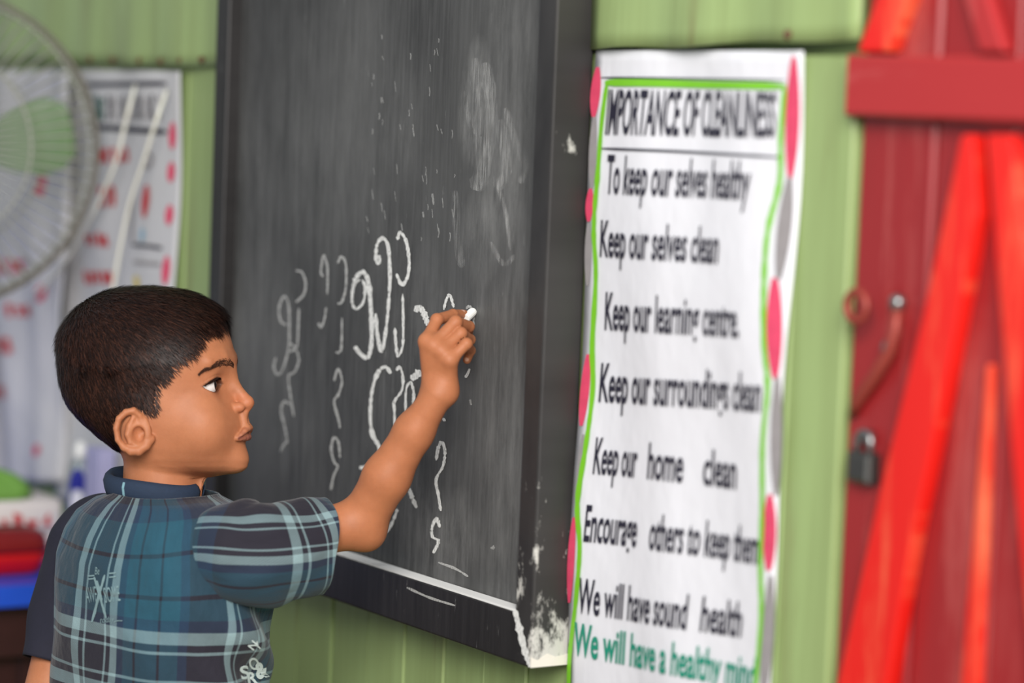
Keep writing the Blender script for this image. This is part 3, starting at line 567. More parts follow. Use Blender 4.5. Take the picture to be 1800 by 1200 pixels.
xb_ = at_off(182, 0.029) + ZZ * ZT; x_d = float(proj(xb_)[2]); v, f = loft([rrect(xb_ + ZZ * z, 0.021, 0.012, 0.002, TT, NN) for z in (0.0, float(W(182, 785, x_d)[2]) - ZT)])
tag(mesh('pale_box', v, f, plain('lilac_card', (170, 168, 206), 0.6)), 'pale lilac carton standing on the table beside the bottle', 'box')
v, f = frame_box(*[float(sz(WL(px, 700))[0]) for px in (-50, 12)], ZT + 0.0, float(W(0, 622, 4.0)[2]), CW - 0.033, CW - 0.054, 0.003)
tag(mesh('dark_slat', v, f, MAR, uv=szuv(v)), 'dark brown wooden slat standing on the table against the crumpled sheet', 'wood')
#@@BOY
# ------------------------------------------------------------------ implicit surfaces for the boy's body
def smin(a, b, k):
    h = np.clip(0.5 + 0.5 * (b - a) / k, 0, 1); return b * (1 - h) + a * h - k * h * (1 - h)
def smax(a, b, k): return -smin(-a, -b, k)
def rcone(p, a, b, ra, rb):
    a = np.asarray(a, float); b = np.asarray(b, float); ab = b - a; q = p - a
    t = np.clip(q @ ab / (ab @ ab), 0, 1); return np.linalg.norm(q - t[:, None] * ab, axis=1) - (ra + (rb - ra) * t)
def chain(p, pts, rs, k=0.0):
    d = None
    for i in range(len(pts) - 1):
        e = rcone(p, pts[i], pts[i + 1], rs[i], rs[i + 1]); d = e if d is None else (smin(d, e, k) if k else np.minimum(d, e))
    return d
def ball(p, c, r): return np.linalg.norm(p - np.asarray(c, float), axis=1) - r
def ellip(p, c, r):
    q = (p - np.asarray(c, float)) / np.asarray(r, float); k0 = np.linalg.norm(q, axis=1); k1 = np.linalg.norm(q / np.asarray(r, float), axis=1)
    return k0 * (k0 - 1) / (k1 + 1e-9)
def evalc(f, P, n=400000): return np.concatenate([f(P[i:i + n]) for i in range(0, len(P), n)]) if len(P) else np.zeros(0)
def mesh_sdf(f, lo, hi, h, B=8, slack=1.7, newton=2):
    lo = np.asarray(lo, float); hi = np.asarray(hi, float); nb = np.ceil((hi - lo) / (B * h)).astype(int); N_ = nb * B
    gi = np.stack(np.meshgrid(*[np.arange(n) for n in nb], indexing='ij'), -1).reshape(-1, 3)
    dc = evalc(f, lo + (gi * B + (B - 1) / 2) * h); V = np.repeat(np.repeat(np.repeat(np.sign(dc).reshape(nb), B, 0), B, 1), B, 2).astype(np.float32)
    keep = gi[np.abs(dc) < B * h * 0.87 * slack]; o = np.stack(np.meshgrid(*[np.arange(B)] * 3, indexing='ij'), -1).reshape(-1, 3)
    for i in range(0, len(keep), 500):
        kk = keep[i:i + 500]; idx = (kk[:, None] * B + o[None]).reshape(-1, 3); V[idx[:, 0], idx[:, 1], idx[:, 2]] = f(lo + idx * h) / h
    S = V < 0; c8 = [(a, b, c) for a in (0, 1) for b in (0, 1) for c in (0, 1)]
    sl = lambda A, o_: A[o_[0]:A.shape[0] - 1 + o_[0], o_[1]:A.shape[1] - 1 + o_[1], o_[2]:A.shape[2] - 1 + o_[2]]
    cnt = sum(sl(S, q).astype(np.int8) for q in c8); act = np.argwhere((cnt > 0) & (cnt < 8)); num = np.zeros((len(act), 3)); den = np.zeros(len(act))
    for q in c8:
        for ax in range(3):
            if q[ax]: continue
            q2 = list(q); q2[ax] = 1; a = V[act[:, 0] + q[0], act[:, 1] + q[1], act[:, 2] + q[2]]; b = V[act[:, 0] + q2[0], act[:, 1] + q2[1], act[:, 2] + q2[2]]
            m = (a < 0) != (b < 0); t = np.where(m, a / np.where(m, a - b, 1), 0); pt = np.repeat(np.array(q, float)[None], len(act), 0); pt[:, ax] += t
            num += pt * m[:, None]; den += m
    P = lo + (act + num / den[:, None]) * h
    I = -np.ones(V.shape, np.int32); I[act[:, 0], act[:, 1], act[:, 2]] = np.arange(len(act)); faces = []
    for ax in range(3):
        b_, c_ = (ax + 1) % 3, (ax + 2) % 3; sh = [slice(None)] * 3; s0 = list(sh); s1 = list(sh); s0[ax] = slice(0, -1); s1[ax] = slice(1, None)
        D_ = S[tuple(s0)] != S[tuple(s1)]; e = np.argwhere(D_); e = e[(e[:, b_] > 0) & (e[:, c_] > 0)]
        sg = S[e[:, 0], e[:, 1], e[:, 2]]; eb = np.zeros(3, int); eb[b_] = 1; ec = np.zeros(3, int); ec[c_] = 1
        g = lambda q: I[q[:, 0], q[:, 1], q[:, 2]]; qd = np.stack([g(e - eb - ec), g(e - ec), g(e), g(e - eb)], 1); qd[~sg] = qd[~sg][:, ::-1]; faces.append(qd[(qd >= 0).all(1)])
    Fq = np.concatenate(faces); eps = 0.4 * h
    for _ in range(newton):
        d = evalc(f, P); g = np.stack([evalc(f, P + eps * e_) - evalc(f, P - eps * e_) for e_ in np.eye(3)], 1) / (2 * eps); g2 = (g * g).sum(1) + 1e-9
        P = P - np.clip(d / g2, -h, h)[:, None] * g
    return P, Fq
# ------------------------------------------------------------------ head, in photo pixels: (x right, y towards the camera, v down)
DH = 2.975; HS = DH / F; YAW = math.radians(8.0)
H0 = W(270, 670, DH)
hx = math.cos(YAW) * RT - math.sin(YAW) * FW; hy = -math.sin(YAW) * RT - math.cos(YAW) * FW      # face turned a little towards the camera
def h2w(q): q = np.asarray(q, float); return H0 + HS * ((q[..., 0:1] - 270) * hx + q[..., 1:2] * hy - (q[..., 2:3] - 670) * UP)
def w2h(p): d = (p - H0) / HS; return np.stack([d @ hx + 270, d @ hy, 670 - d @ UP], 1)
HT = np.array([  # v, back, front, half width, centre
 (496, 150, 366, 84, 252), (515, 146, 370, 86, 251), (536, 143, 376, 90, 250), (556, 126, 390, 102, 250), (580, 113, 402, 111, 250), (605, 106, 410, 115, 250), (630, 104, 416, 116, 250), (650, 105, 416, 114, 250),
 (670, 107, 414, 111, 250), (690, 113, 414, 109, 250), (710, 123, 419, 107, 252), (728, 137, 428, 104, 255), (745, 155, 433, 100, 260), (765, 178, 434, 94, 268), (785, 204, 432, 86, 280), (805, 236, 431, 74, 300), (818, 264, 425, 61, 325), (827, 295, 414, 44, 345), (834, 335, 396, 16, 365), (838, 358, 374, 2, 366)], float)
vv = np.linspace(HT[0, 0], HT[-1, 0], 600); ker = np.exp(-np.linspace(-2, 2, 25) ** 2); ker /= ker.sum()
def smo(c):
    y = np.interp(vv, HT[:, 0], HT[:, c]); yp = np.concatenate([2 * y[0] - y[12:0:-1], y, 2 * y[-1] - y[-2:-14:-1]]); return np.convolve(yp, ker, 'valid')
TB, TF, TW, TC = smo(1), smo(2), smo(3), smo(4)
def base_raw(q):
    v = q[:, 2]; B_, F_, W_, C_ = (np.interp(v, vv, t) for t in (TB, TF, TW, TC)); dx = q[:, 0] - C_
    A = np.where(dx > 0, np.maximum(F_ - C_, 3), np.maximum(C_ - B_, 3)); r = np.sqrt((dx / A) ** 2 + (q[:, 1] / np.maximum(W_, 3)) ** 2)
    el = np.sqrt(((q[:, 0] - 258) / np.where(q[:, 0] > 258, 177, 167)) ** 2 + (q[:, 1] / 122) ** 2 + (np.minimum(v - 642, 0) / 134) ** 2)
    return np.maximum(np.maximum((r - 1) * 60, (el - 1) * 120 - np.maximum(v - 642, 0) * 2), v - vv[-1])
def base(q):
    g0 = base_raw(q); e = 1.5; g3 = [((base_raw(q + e * a) - base_raw(q - e * a)) / (2 * e)) ** 2 for a in np.eye(3)]
    gg = g3[0] + g3[1]; gg = gg + np.minimum(g3[2], np.where(q[:, 2] > 700, 3.0, 9.0) * gg)
    return g0 / np.sqrt(np.maximum(gg, 0.04))
EYC = np.array([374.5, 45.0, 677.0]); ER = 20.0
EARS = 0
def ear(q):
    q = q.copy(); q[:, 0] = (q[:, 0] - 20 - 274) / 0.86 + 274
    e = lambda L, yy: [(x + EARS, y, v) for (x, v), y in zip(L, yy)]
    hel = chain(q, e([(256, 744), (252, 728), (241, 719), (226, 722), (213, 733), (208, 749), (211, 768), (221, 782)], [104, 108, 113, 118, 121, 122, 120, 116]), [4, 5, 6, 6, 6, 6, 6, 6], 2)
    lob = chain(q, e([(221, 781), (235, 788), (250, 788), (264, 779), (272, 768)], [115, 112, 109, 104, 98]), [6, 8, 8.5, 8, 8], 3)
    disc = ellip(q, (243 + EARS, 105, 757), (31, 8, 35)); ant = chain(q, e([(240, 731), (232, 746), (229, 760), (234, 773), (246, 779)], [112, 114, 115, 113, 109]), [4.5, 5.5, 6, 5.5, 5], 2)
    back = rcone(q, (236 + EARS, 98, 752), (246 + EARS, 90, 762), 20, 20)
    d = smin(smin(smin(disc, back, 6), hel, 4), smin(lob, ant, 3), 4)
    con = ellip(q, (251 + EARS, 116, 760), (12.5, 16, 15)); d = smax(d, -con, 4); sc_ = chain(q, e([(250, 733), (237, 727), (223, 738), (218, 753), (222, 770)], [116, 121, 124, 125, 123]), [3, 3.5, 4, 4, 3.5], 1); d = smax(d, -sc_, 3)
    tra = chain(q, [(266 + EARS, 102, 752), (267 + EARS, 103, 762)], [6.5, 6.5]); d = smin(d, tra, 3)
    can = ball(q, (257 + EARS, 103, 756), 5.5); return smax(d, -can, 2)
LIPU = [(442.5, 0, 751), (441, 8, 752), (438, 18, 757), (434, 26, 763), (430, 31, 768)]
LIPL = [(439.5, 0, 767), (438, 9, 767.5), (435, 18, 768), (432, 25, 769), (429, 30, 769)]
LIPM = [(449, 0, 759), (447, 9, 759.5), (444, 18, 762), (439, 26, 766), (433, 33, 769.5)]
def face_sdf(q0):
    q = q0.copy(); q[:, 1] = np.abs(q[:, 1]); d = base(q)
    d = smin(d, ellip(q, (368, 52, 748), (40, 36, 44)), 34)                                         # cheek
    d = smin(d, ball(q, (418, 0, 807), 20.5), 22)                                                     # chin
    d = smin(d, chain(q, [(403, 4, 634), (399, 32, 629), (384, 62, 636)], [12, 11, 9], 4), 12)      # brow
    d = smax(d, -ball(q, (424, 43, 676), 29), 14)                                                   # socket
    d = smin(d, ball(q, EYC, ER + 2.6), 6)                                                          # lids
    nose = chain(q, [(407, 0, 652), (418, 0, 680), (437, 0, 706)], [9.5, 8.8, 11.8], 5)
    d = smin(d, nose, 13)
    d = smin(d, ball(q, (438.5, 0, 707.5), 11.5), 5)
    d = smin(d, ellip(q, (425, 15.0, 715), (12.5, 8.6, 9)), 6); d = smin(d, chain(q, [(440, 0, 717), (433, 0, 726)], [4.5, 6]), 5)
    d = smax(d, -ellip(q, (432, 8.5, 726), (8, 4.4, 6)), 3)                                       # nostrils
    d = smin(d, chain(q, [(431, 3, 728), (436, 7, 746)], [7, 6]), 8)                                # philtrum
    d = smin(d, chain(q, LIPU, [5.8, 5.6, 5, 4, 2.5], 2), 6); d = smin(d, chain(q, LIPL, [5.8, 5.6, 5, 3.5, 2.5], 2), 7)
    d = smax(d, -chain(q, LIPM, [2.4, 2.4, 2.4, 2.4, 2.2]), 3)
    ey, ez = q[:, 1] - 48, q[:, 2] - 677 - 0.10 * (q[:, 1] - 48)
    lens = np.maximum(np.hypot(ey, ez - 11.0) - 24.5, np.hypot(ey, ez + 14.5) - 25.5)
    d = smax(d, -np.maximum(lens, 370 - q[:, 0]), 1.2)
    cr = np.abs(np.hypot(ey, ez - 9.0) - 27.5); d = d + 0.9 * np.exp(-(cr / 2.0) ** 2) * ((ez < 0) & (q[:, 0] > 372) & (np.abs(ey) < 22))  # lid fold
    d = smin(d, ear(q), 5)
    d = smin(d, rcone(q0, (284, 0, 770), (280, -4, 905), 63, 68), 22)                               # neck
    return d
f_head = lambda p: face_sdf(w2h(p)) * HS
SKIN = m_attr('skin', rough=0.54, sss=0.16, spec=0.34)
def hbox(q0, q1):
    c = np.array([[a, b, c] for a in (q0[0], q1[0]) for b in (q0[1], q1[1]) for c in (q0[2], q1[2])], float); w_ = h2w(c); return w_.min(0) - 0.004, w_.max(0) + 0.004
lo, hi = hbox((92, -135, 496), (460, 135, 900))
hP, hF = mesh_sdf(f_head, lo, hi, 0.00118)
# ------------------------------------------------------------------ right arm and hand, from points a set distance off the board
def hb(px, py, off): return BD(np.array([px]), np.array([py]), off)[0]
PX = 2.93 / F
SHO = W(402, 962, 2.885); ELB = hb(634, 920, 0.112); F1, F2 = hb(680, 838, 0.098), hb(728, 758, 0.080); WRI = hb(770, 694, 0.066)
FING = {  # MCP, PIP, DIP, tip: photo px and distance off the board; radii in px
 'index': ([(750, 600, .077), (768, 562, .060), (796, 553, .034), (815, 552, .015)], [12, 10.5, 9.5, 8]),
 'middle': ([(762, 607, .073), (801, 566, .048), (824, 574, .024), (823, 588, .012)], [12.5, 11, 10, 8]),
 'ring': ([(776, 617, .068), (810, 586, .046), (826, 597, .024), (818, 612, .014)], [12, 10.5, 9.5, 8]),
 'little': ([(791, 633, .062), (820, 604, .046), (827, 616, .030), (821, 632, .028)], [11, 9.5, 8.5, 7.5])}
THUMB = [hb(768, 662, .046), hb(790, 622, .024), hb(806, 586, .013), hb(818, 562, .011)]
def f_arm(p):
    d = chain(p, [SHO, SHO * 0.5 + ELB * 0.5, ELB], [42 * PX, 43 * PX, 42 * PX], 0.01)
    d = smin(d, chain(p, [ELB, F1, F2, WRI], [41 * PX, 40 * PX, 33 * PX, 25.5 * PX], 0.01), 0.012)
    d = smin(d, ball(p, hb(646, 938, 0.106), 27 * PX), 0.012)                                       # elbow point
    d = smin(d, ball(p, hb(787, 692, 0.058), 11 * PX), 0.012)                                     # ulna head
    palm = None
    for i, (nm, (pts, rs)) in enumerate(FING.items()):
        wr = hb(760 + 9 * i, 680 + 1 * i, 0.066 - 0.004 * i); e = rcone(p, wr, hb(*pts[0]), 16.5 * PX, 14 * PX); palm = e if palm is None else smin(palm, e, 0.009)
    palm = smin(palm, rcone(p, hb(774, 672, .048), hb(784, 620, .048), 20 * PX, 17 * PX), 0.006)
    fing = None
    for nm, (pts, rs) in FING.items():
        w_ = [hb(*q) for q in pts]; e = chain(p, w_, [r * PX for r in rs], 0.0022); e = smin(e, ball(p, w_[1], (rs[1] + 0.2) * PX), 0.002); fing = e if fing is None else smin(fing, e, 0.0012)
    th = chain(p, THUMB, [15 * PX, 12.5 * PX, 10.5 * PX, 8.5 * PX], 0.003); fing = smin(fing, th, 0.0015)
    hand = smin(palm, fing, 0.0055); kn = None
    for nm, (pts, rs) in FING.items(): hand = smin(hand, ball(p, hb(*pts[0]) - RT * 0.0004 - FW * 0.0008, rs[0] * 0.80 * PX), 0.005)
    return smin(d, hand, 0.014)
ctl = np.array([SHO, ELB, F1, F2, WRI] + [hb(*q) for pts, _ in FING.values() for q in pts] + THUMB)
aP, aF = mesh_sdf(f_arm, ctl.min(0) - 0.042, ctl.max(0) + 0.042, 0.00125)
# ------------------------------------------------------------------ trunk, left arm and legs (coarse: under clothes or below the frame)
fa = np.array([0.67, 0.742, 0]); ra = np.array([0.742, -0.67, 0]); TC0 = W(283, 1020, 2.965)
def tp(f_, r_, z): return np.array([TC0[0], TC0[1], 0]) + f_ * fa + r_ * ra + z * ZZ
ZC = float(W(270, 862, 2.965)[2])
LSH = tp(0, -0.112, ZC - 0.055); LEL = W(78, 1240, 3.00); LWR = W(190, 1330, 3.08)
def f_trunk(p):
    d = rcone(p, tp(0, 0, ZC - 0.09), tp(0, 0, ZC - 0.30), 0.075, 0.08)
    d = smin(d, rcone(p, tp(0, -0.085, ZC - 0.055), tp(0, 0.085, ZC - 0.055), 0.036, 0.036), 0.05); d = smin(d, rcone(p, tp(0, 0, ZC - 0.08), h2w(np.array([281, -4, 860.0])), 0.045, 0.036), 0.02)
    d = smin(d, chain(p, [LSH, LEL, LWR], [0.031, 0.0255, 0.017], 0.008), 0.012); d = smin(d, ellip(p, LWR + np.array([0.015, 0.015, -0.03]), (0.02, 0.02, 0.04)), 0.012)
    for sgn in (-1, 1):
        d = smin(d, chain(p, [tp(0, sgn * 0.055, ZC - 0.36), tp(0.01, sgn * 0.06, 0.34), tp(0, sgn * 0.06, 0.06)], [0.062, 0.042, 0.027], 0.01), 0.03)
        d = smin(d, rcone(p, tp(-0.02, sgn * 0.06, 0.028), tp(0.10, sgn * 0.07, 0.022), 0.027, 0.02), 0.02)
    return d
tl = np.array([tp(0, 0, 0), LEL, LWR, SHO, tp(0.13, 0, 0)])
tP, tF = mesh_sdf(f_trunk, np.r_[tl.min(0)[:2] - 0.16, -0.01], np.r_[tl.max(0)[:2] + 0.1, ZC + 0.06], 0.0045, newton=1)
# ------------------------------------------------------------------ skin tint: lips, lid rims, darker skin below the eyes, nails
SK = np.array(srgb((182, 118, 82))); q = w2h(hP); qa = q.copy(); qa[:, 1] = np.abs(qa[:, 1]); tint = np.repeat(SK[None], len(hP), 0)
def blend(t, m, c): return t * (1 - m[:, None]) + np.array(c) * m[:, None]
dl = np.minimum(chain(qa, LIPU, [4.5, 4.5, 4, 3, 2]), chain(qa, LIPL, [6, 6, 5, 3.5, 2])); lipm = np.clip((2.2 - dl) / 2.5, 0, 1) * (qa[:, 2] > 749.5) * (qa[:, 2] < 777) * np.clip((qa[:, 0] - 412) / 6, 0, 1)
tint = blend(tint, lipm * np.where(qa[:, 2] < 759, 0.55, 0.85), srgb((140, 82, 80))); tint = blend(tint, 0.9 * np.exp(-np.clip(chain(qa, LIPM, [1.5] * 5), 0, 99) / 1.6), srgb((84, 38, 34)))
ey, ez = qa[:, 1] - 48, qa[:, 2] - 677 - 0.10 * (qa[:, 1] - 48); lens = np.maximum(np.hypot(ey, ez - 11.0) - 24.5, np.hypot(ey, ez + 14.5) - 25.5)
rim = np.exp(-(np.clip(lens, 0, 99) / np.where(ez < 0, 2.6, 1.4)) ** 2) * (qa[:, 0] > 365) * (q[:, 2] > 640) * (q[:, 2] < 710); tint = blend(tint, 0.85 * rim, srgb((48, 26, 20)))
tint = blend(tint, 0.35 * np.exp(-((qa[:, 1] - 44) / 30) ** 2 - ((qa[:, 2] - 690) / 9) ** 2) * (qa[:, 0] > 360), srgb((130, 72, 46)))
tint = blend(tint, 0.28 * np.clip((qa[:, 0] - 405) / 30, 0, 1) * (qa[:, 2] > 690) * (qa[:, 2] < 722), srgb((206, 120, 84)))
ta = np.repeat((SK * np.array([0.98, 0.94, 0.9]))[None], len(aP), 0)
NAILS = [('little', (819.0, 634, .033), 6.5, (228, 178, 152)), ('index', (812, 546.5, .019), 6.0, (236, 190, 168))]
for nm, c, r, cc in NAILS: ta = blend(ta, np.clip((r * PX - np.linalg.norm(aP - hb(*c), axis=1)) / (1.5 * PX), 0, 1), srgb(cc))
tt_ = np.repeat(SK[None], len(tP), 0)
person = empty('person', tp(0, 0, 0)); tag(person, 'boy in a teal plaid shirt writing on the blackboard with raised arm', 'person')
bP = np.concatenate([hP, aP, tP]); bF = np.concatenate([hF, aF + len(hP), tF + len(hP) + len(aP)])
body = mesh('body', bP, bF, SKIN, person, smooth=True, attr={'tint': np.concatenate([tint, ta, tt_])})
# ------------------------------------------------------------------ eyes
def m_eye():
    N = NT('eye_surface'); sp = N.n('ShaderNodeSeparateXYZ'); N.l(N.n('ShaderNodeAttribute', attribute_name='gaze').outputs['Color'], sp.inputs[0])
    c = N.ramp(sp.outputs[0], [(0.0, srgb((222, 214, 208))), (0.845, srgb((226, 220, 216))), (0.87, srgb((26, 13, 9))), (0.93, srgb((34, 18, 11))), (0.955, (0.004, 0.004, 0.004))]); N.col(c); N.rough(0.06); return N.m
ME = m_eye()
gz = np.array([0.97, -0.06, -0.12]); gz /= np.linalg.norm(gz)
for sgn in (1, -1):
    nu, nv = 40, 28; dirs = np.array([[math.sin(math.pi * j / nv) * math.cos(2 * math.pi * i / nu), math.sin(math.pi * j / nv) * math.sin(2 * math.pi * i / nu), math.cos(math.pi * j / nv)] for j in range(nv + 1) for i in range(nu)])
    g_ = gz * np.array([1, 1 if sgn > 0 else -1, 1]); g_ /= np.linalg.norm(g_); cg = dirs @ g_; rr = ER * (1 + 0.07 * np.clip((cg - 0.80) / 0.2, 0, 1) ** 0.7)
    loc = dirs * rr[:, None] + EYC * np.array([1, sgn, 1]); fq = np.array([(j * nu + i, (j + 1) * nu + i, (j + 1) * nu + (i + 1) % nu, j * nu + (i + 1) % nu) for j in range(nv) for i in range(nu)])
    mesh('eye', h2w(loc), fq, ME, person, smooth=True, attr={'gaze': np.repeat(np.clip(cg, 0, 1)[:, None], 3, 1)})
# ------------------------------------------------------------------ hair: tapered cap plus strands
HL = np.array([(402, 566), (400, 578), (393, 580), (384, 584), (372, 590), (364, 602), (360, 618), (352, 622), (340, 630), (328, 638), (318, 650), (308, 664), (294, 680), (290, 700), (289, 722), (281, 727), (262, 722), (248, 716), (228, 722), (216, 738), (212, 760), (214, 790), (218, 812), (206, 822), (150, 800), (80, 720), (60, 600), (100, 480), (300, 470), (420, 500), (420, 560)], float)
HL[:, 0] += np.interp(HL[:, 0], [200, 300, 400], [14, 13, 2])          # the visible side lies nearer: undo the turn of the head
def poly_sd(x, v, P_):
    d = np.full(len(x), 1e9); ins = np.zeros(len(x), bool); n = len(P_)
    for i in range(n):
        a, b = P_[i], P_[(i + 1) % n]; e = b - a; wx, wv_ = x - a[0], v - a[1]; t = np.clip((wx * e[0] + wv_ * e[1]) / (e @ e), 0, 1); d = np.minimum(d, (wx - t * e[0]) ** 2 + (wv_ - t * e[1]) ** 2)
        c = ((a[1] > v) != (b[1] > v)) & (x < (b[0] - a[0]) * (v - a[1]) / (b[1] - a[1] + 1e-12) + a[0]); ins ^= c
    return np.where(ins, 1, -1) * np.sqrt(d)
def hair_t(q):
    yb = np.clip(np.abs(q[:, 1]) / 90, 0, 1); ragged = 2.5 * np.sin(q[:, 2] * 0.9 + q[:, 0] * 0.4) + 2.5 * np.sin(q[:, 0] * 0.55)
    s_ = poly_sd(q[:, 0], q[:, 2], HL) + ragged; thick = np.interp(q[:, 2], [500, 560, 700, 800], [10, 9.5, 7.5, 4.5]); return np.clip(s_ * 0.30 - 1.5, -5, thick), s_
def f_hair(p): q_ = w2h(p); t_, _ = hair_t(q_); lump = 0.9 * np.sin(q_[:, 0] * 0.13 + q_[:, 2] * 0.09) * np.sin(q_[:, 1] * 0.12 + 1); return (base(q_) - t_ - lump * (t_ > 2)) * HS
lo, hi = hbox((84, -135, 490), (425, 135, 830)); cP, cF = mesh_sdf(f_hair, lo, hi, 0.0022)
def m_hair(name, c0, c1, ro=0.38, sp=0.4):
    N = NT(name); nz = N.noise(N.obj(), 260, (1, 1, 1), 3); N.col(N.mix(nz, c0, c1)); N.rough(ro); N.b.inputs['Specular IOR Level'].default_value = sp; return N.m
MH0, MH1 = m_hair('hair_base', (0.010, 0.0045, 0.0035), (0.020, 0.009, 0.006), 0.9, 0.1), m_hair('hair_strand', (0.010, 0.004, 0.003), (0.036, 0.013, 0.008), 0.45, 0.3)
cq = w2h(cP); ct, cs = hair_t(cq); okf = (ct[cF] > -1.0).all(1)
used_ = np.unique(cF[okf]); remap = -np.ones(len(cP), int); remap[used_] = np.arange(len(used_))
hair = mesh('hair', cP[used_], remap[cF[okf]], MH0, person, smooth=True)
cq, ct, cs = cq[used_], ct[used_], cs[used_]
n_s = 42000; pick = rng.choice(len(cq), n_s); pq = cq[pick] + rng.normal(0, 1.2, (n_s, 3)); tk = ct[pick]
eps = 2.0; nrm = np.stack([base_raw(pq + eps * e) - base_raw(pq - eps * e) for e in np.eye(3)], 1); nrm /= np.linalg.norm(nrm, axis=1)[:, None] + 1e-9
pq = pq - nrm * base(pq)[:, None] + nrm * np.clip(tk - 0.8, -0.5, 10)[:, None]
crown = np.array([165, 0, 545.0]); dirv = pq - crown; dirv /= np.linalg.norm(dirv, axis=1)[:, None] + 1e-9
dirv += np.stack([np.interp(pq[:, 0], [100, 180, 300], [0.0, 0.25, 0.45]), 0 * pq[:, 0], np.interp(pq[:, 2], [510, 600, 700], [0.05, 0.5, 0.9])], 1) + rng.normal(0, 0.26, (n_s, 3))
dirv -= nrm * (dirv * nrm).sum(1)[:, None]; dirv /= np.linalg.norm(dirv, axis=1)[:, None] + 1e-9
ln = rng.uniform(13, 24, n_s) * np.interp(pq[:, 2], [520, 640, 780], [1.15, 1.0, 0.6]); lift = rng.uniform(0.04, 0.36, n_s); side = np.cross(dirv, nrm); wd0 = rng.uniform(0.4, 0.8, n_s)
rows = []
for k, t in enumerate((0, 0.4, 0.75, 1.0)):
    c = pq + dirv * (ln * t)[:, None] + nrm * (ln * (lift * t - 0.30 * lift * t * t) - 0.0035 * (ln * t) ** 2 * 0.9)[:, None]; w_ = wd0 * (1.0, 0.9, 0.6, 0.08)[k]; rows += [c + side * w_[:, None], c - side * w_[:, None]]
sv = np.stack(rows, 1).reshape(-1, 3); b8 = np.arange(n_s)[:, None] * 8
sf = np.concatenate([b8 + np.array([[2 * k, 2 * k + 1, 2 * k + 3, 2 * k + 2]]) for k in range(3)])
hc = rng.random(n_s) ** 2.2 * np.interp(pq[:, 2], [520, 600, 760], [0.55, 0.8, 1.0]); scol = np.array([0.008, 0.0035, 0.003]) * (1 - hc[:, None]) + np.array([0.070, 0.026, 0.015]) * hc[:, None]
N = NT('hair_strand_tones'); N.col(N.n('ShaderNodeAttribute', attribute_name='tint').outputs['Color']); N.rough(0.45); N.b.inputs['Specular IOR Level'].default_value = 0.22
tag(mesh('hair_strands', h2w(sv), sf, N.m, hair, attr={'tint': np.repeat(scol, 8, 0)}), kind='stuff')
def fringe(name, starts, dirs, lens_, w0, mat, parent):
    v = []; f = []
    for a, d, l in zip(starts, dirs, lens_):
        a = np.array(a, float); d = np.array(d, float); d /= np.linalg.norm(d); s_ = np.cross(d, [0, 1, 0]); s_ /= np.linalg.norm(s_) + 1e-9; o = len(v)
        v += [a + s_ * w0, a - s_ * w0, a + d * l * 0.6 + s_ * w0 * 0.6, a + d * l * 0.6 - s_ * w0 * 0.6, a + d * l]; f += [(o, o + 1, o + 3, o + 2), (o + 2, o + 3, o + 4)]
    return tag(mesh(name, h2w(np.array(v)), f, mat, parent), kind='stuff')
bvh_head = BVHTree.FromPolygons([tuple(p) for p in hP], [tuple(int(i) for i in f_) for f_ in hF])
def snap(qp, off=0.6):
    w_ = h2w(np.array(qp, float)); l_, n_, _, _ = bvh_head.find_nearest(Vector(w_)); return w2h((np.array(l_) + np.array(n_) * off * HS)[None])[0]
for sgn in (1, -1):
    bs = []; bd = []; bl = []
    curve = catmull([(418, 12, 643), (412, 24, 637), (402, 40, 635), (392, 54, 638), (380, 66, 645), (372, 74, 654)], 14)
    for i, c in enumerate(curve):
        u_ = i / len(curve); thick = np.interp(u_, [0, 0.25, 0.6, 1], [3.6, 5.2, 4.0, 1.2])
        for _ in range(9):
            p = c + np.array([0, 0, rng.uniform(-thick, thick)]); p[1] *= sgn; p = snap(p, 0.5); bs.append(p); dd = np.array([-0.45, 0.75 * sgn, -0.5 + 1.2 * u_]) + rng.normal(0, 0.2, 3); bd.append(dd); bl.append(rng.uniform(5, 9))
    fringe('eyebrow', bs, bd, bl, 0.32, m_hair('brow_hair', (0.030, 0.012, 0.008), (0.08, 0.034, 0.02), 0.6, 0.2), person)
    ls = []; ld = []; ll = []
    for t in np.linspace(-0.95, 0.95, 60):
        eyy = 21.0 * t; ezz = 11.0 - math.sqrt(max(24.5 ** 2 - eyy ** 2, 0)) + 0.10 * eyy; xx = EYC[0] + math.sqrt(max((ER + 2.4) ** 2 - (eyy + 3) ** 2 - ezz ** 2, 9.0))
        ls.append((xx, sgn * (48 + eyy), 677 + ezz)); ld.append((0.9 - 0.2 * t, sgn * 0.55 * t + 0.0, -0.10 + 0.3 * abs(t))); ll.append(rng.uniform(7, 11))
    fringe('eyelashes', ls, ld, ll, 0.9, MH0, person)
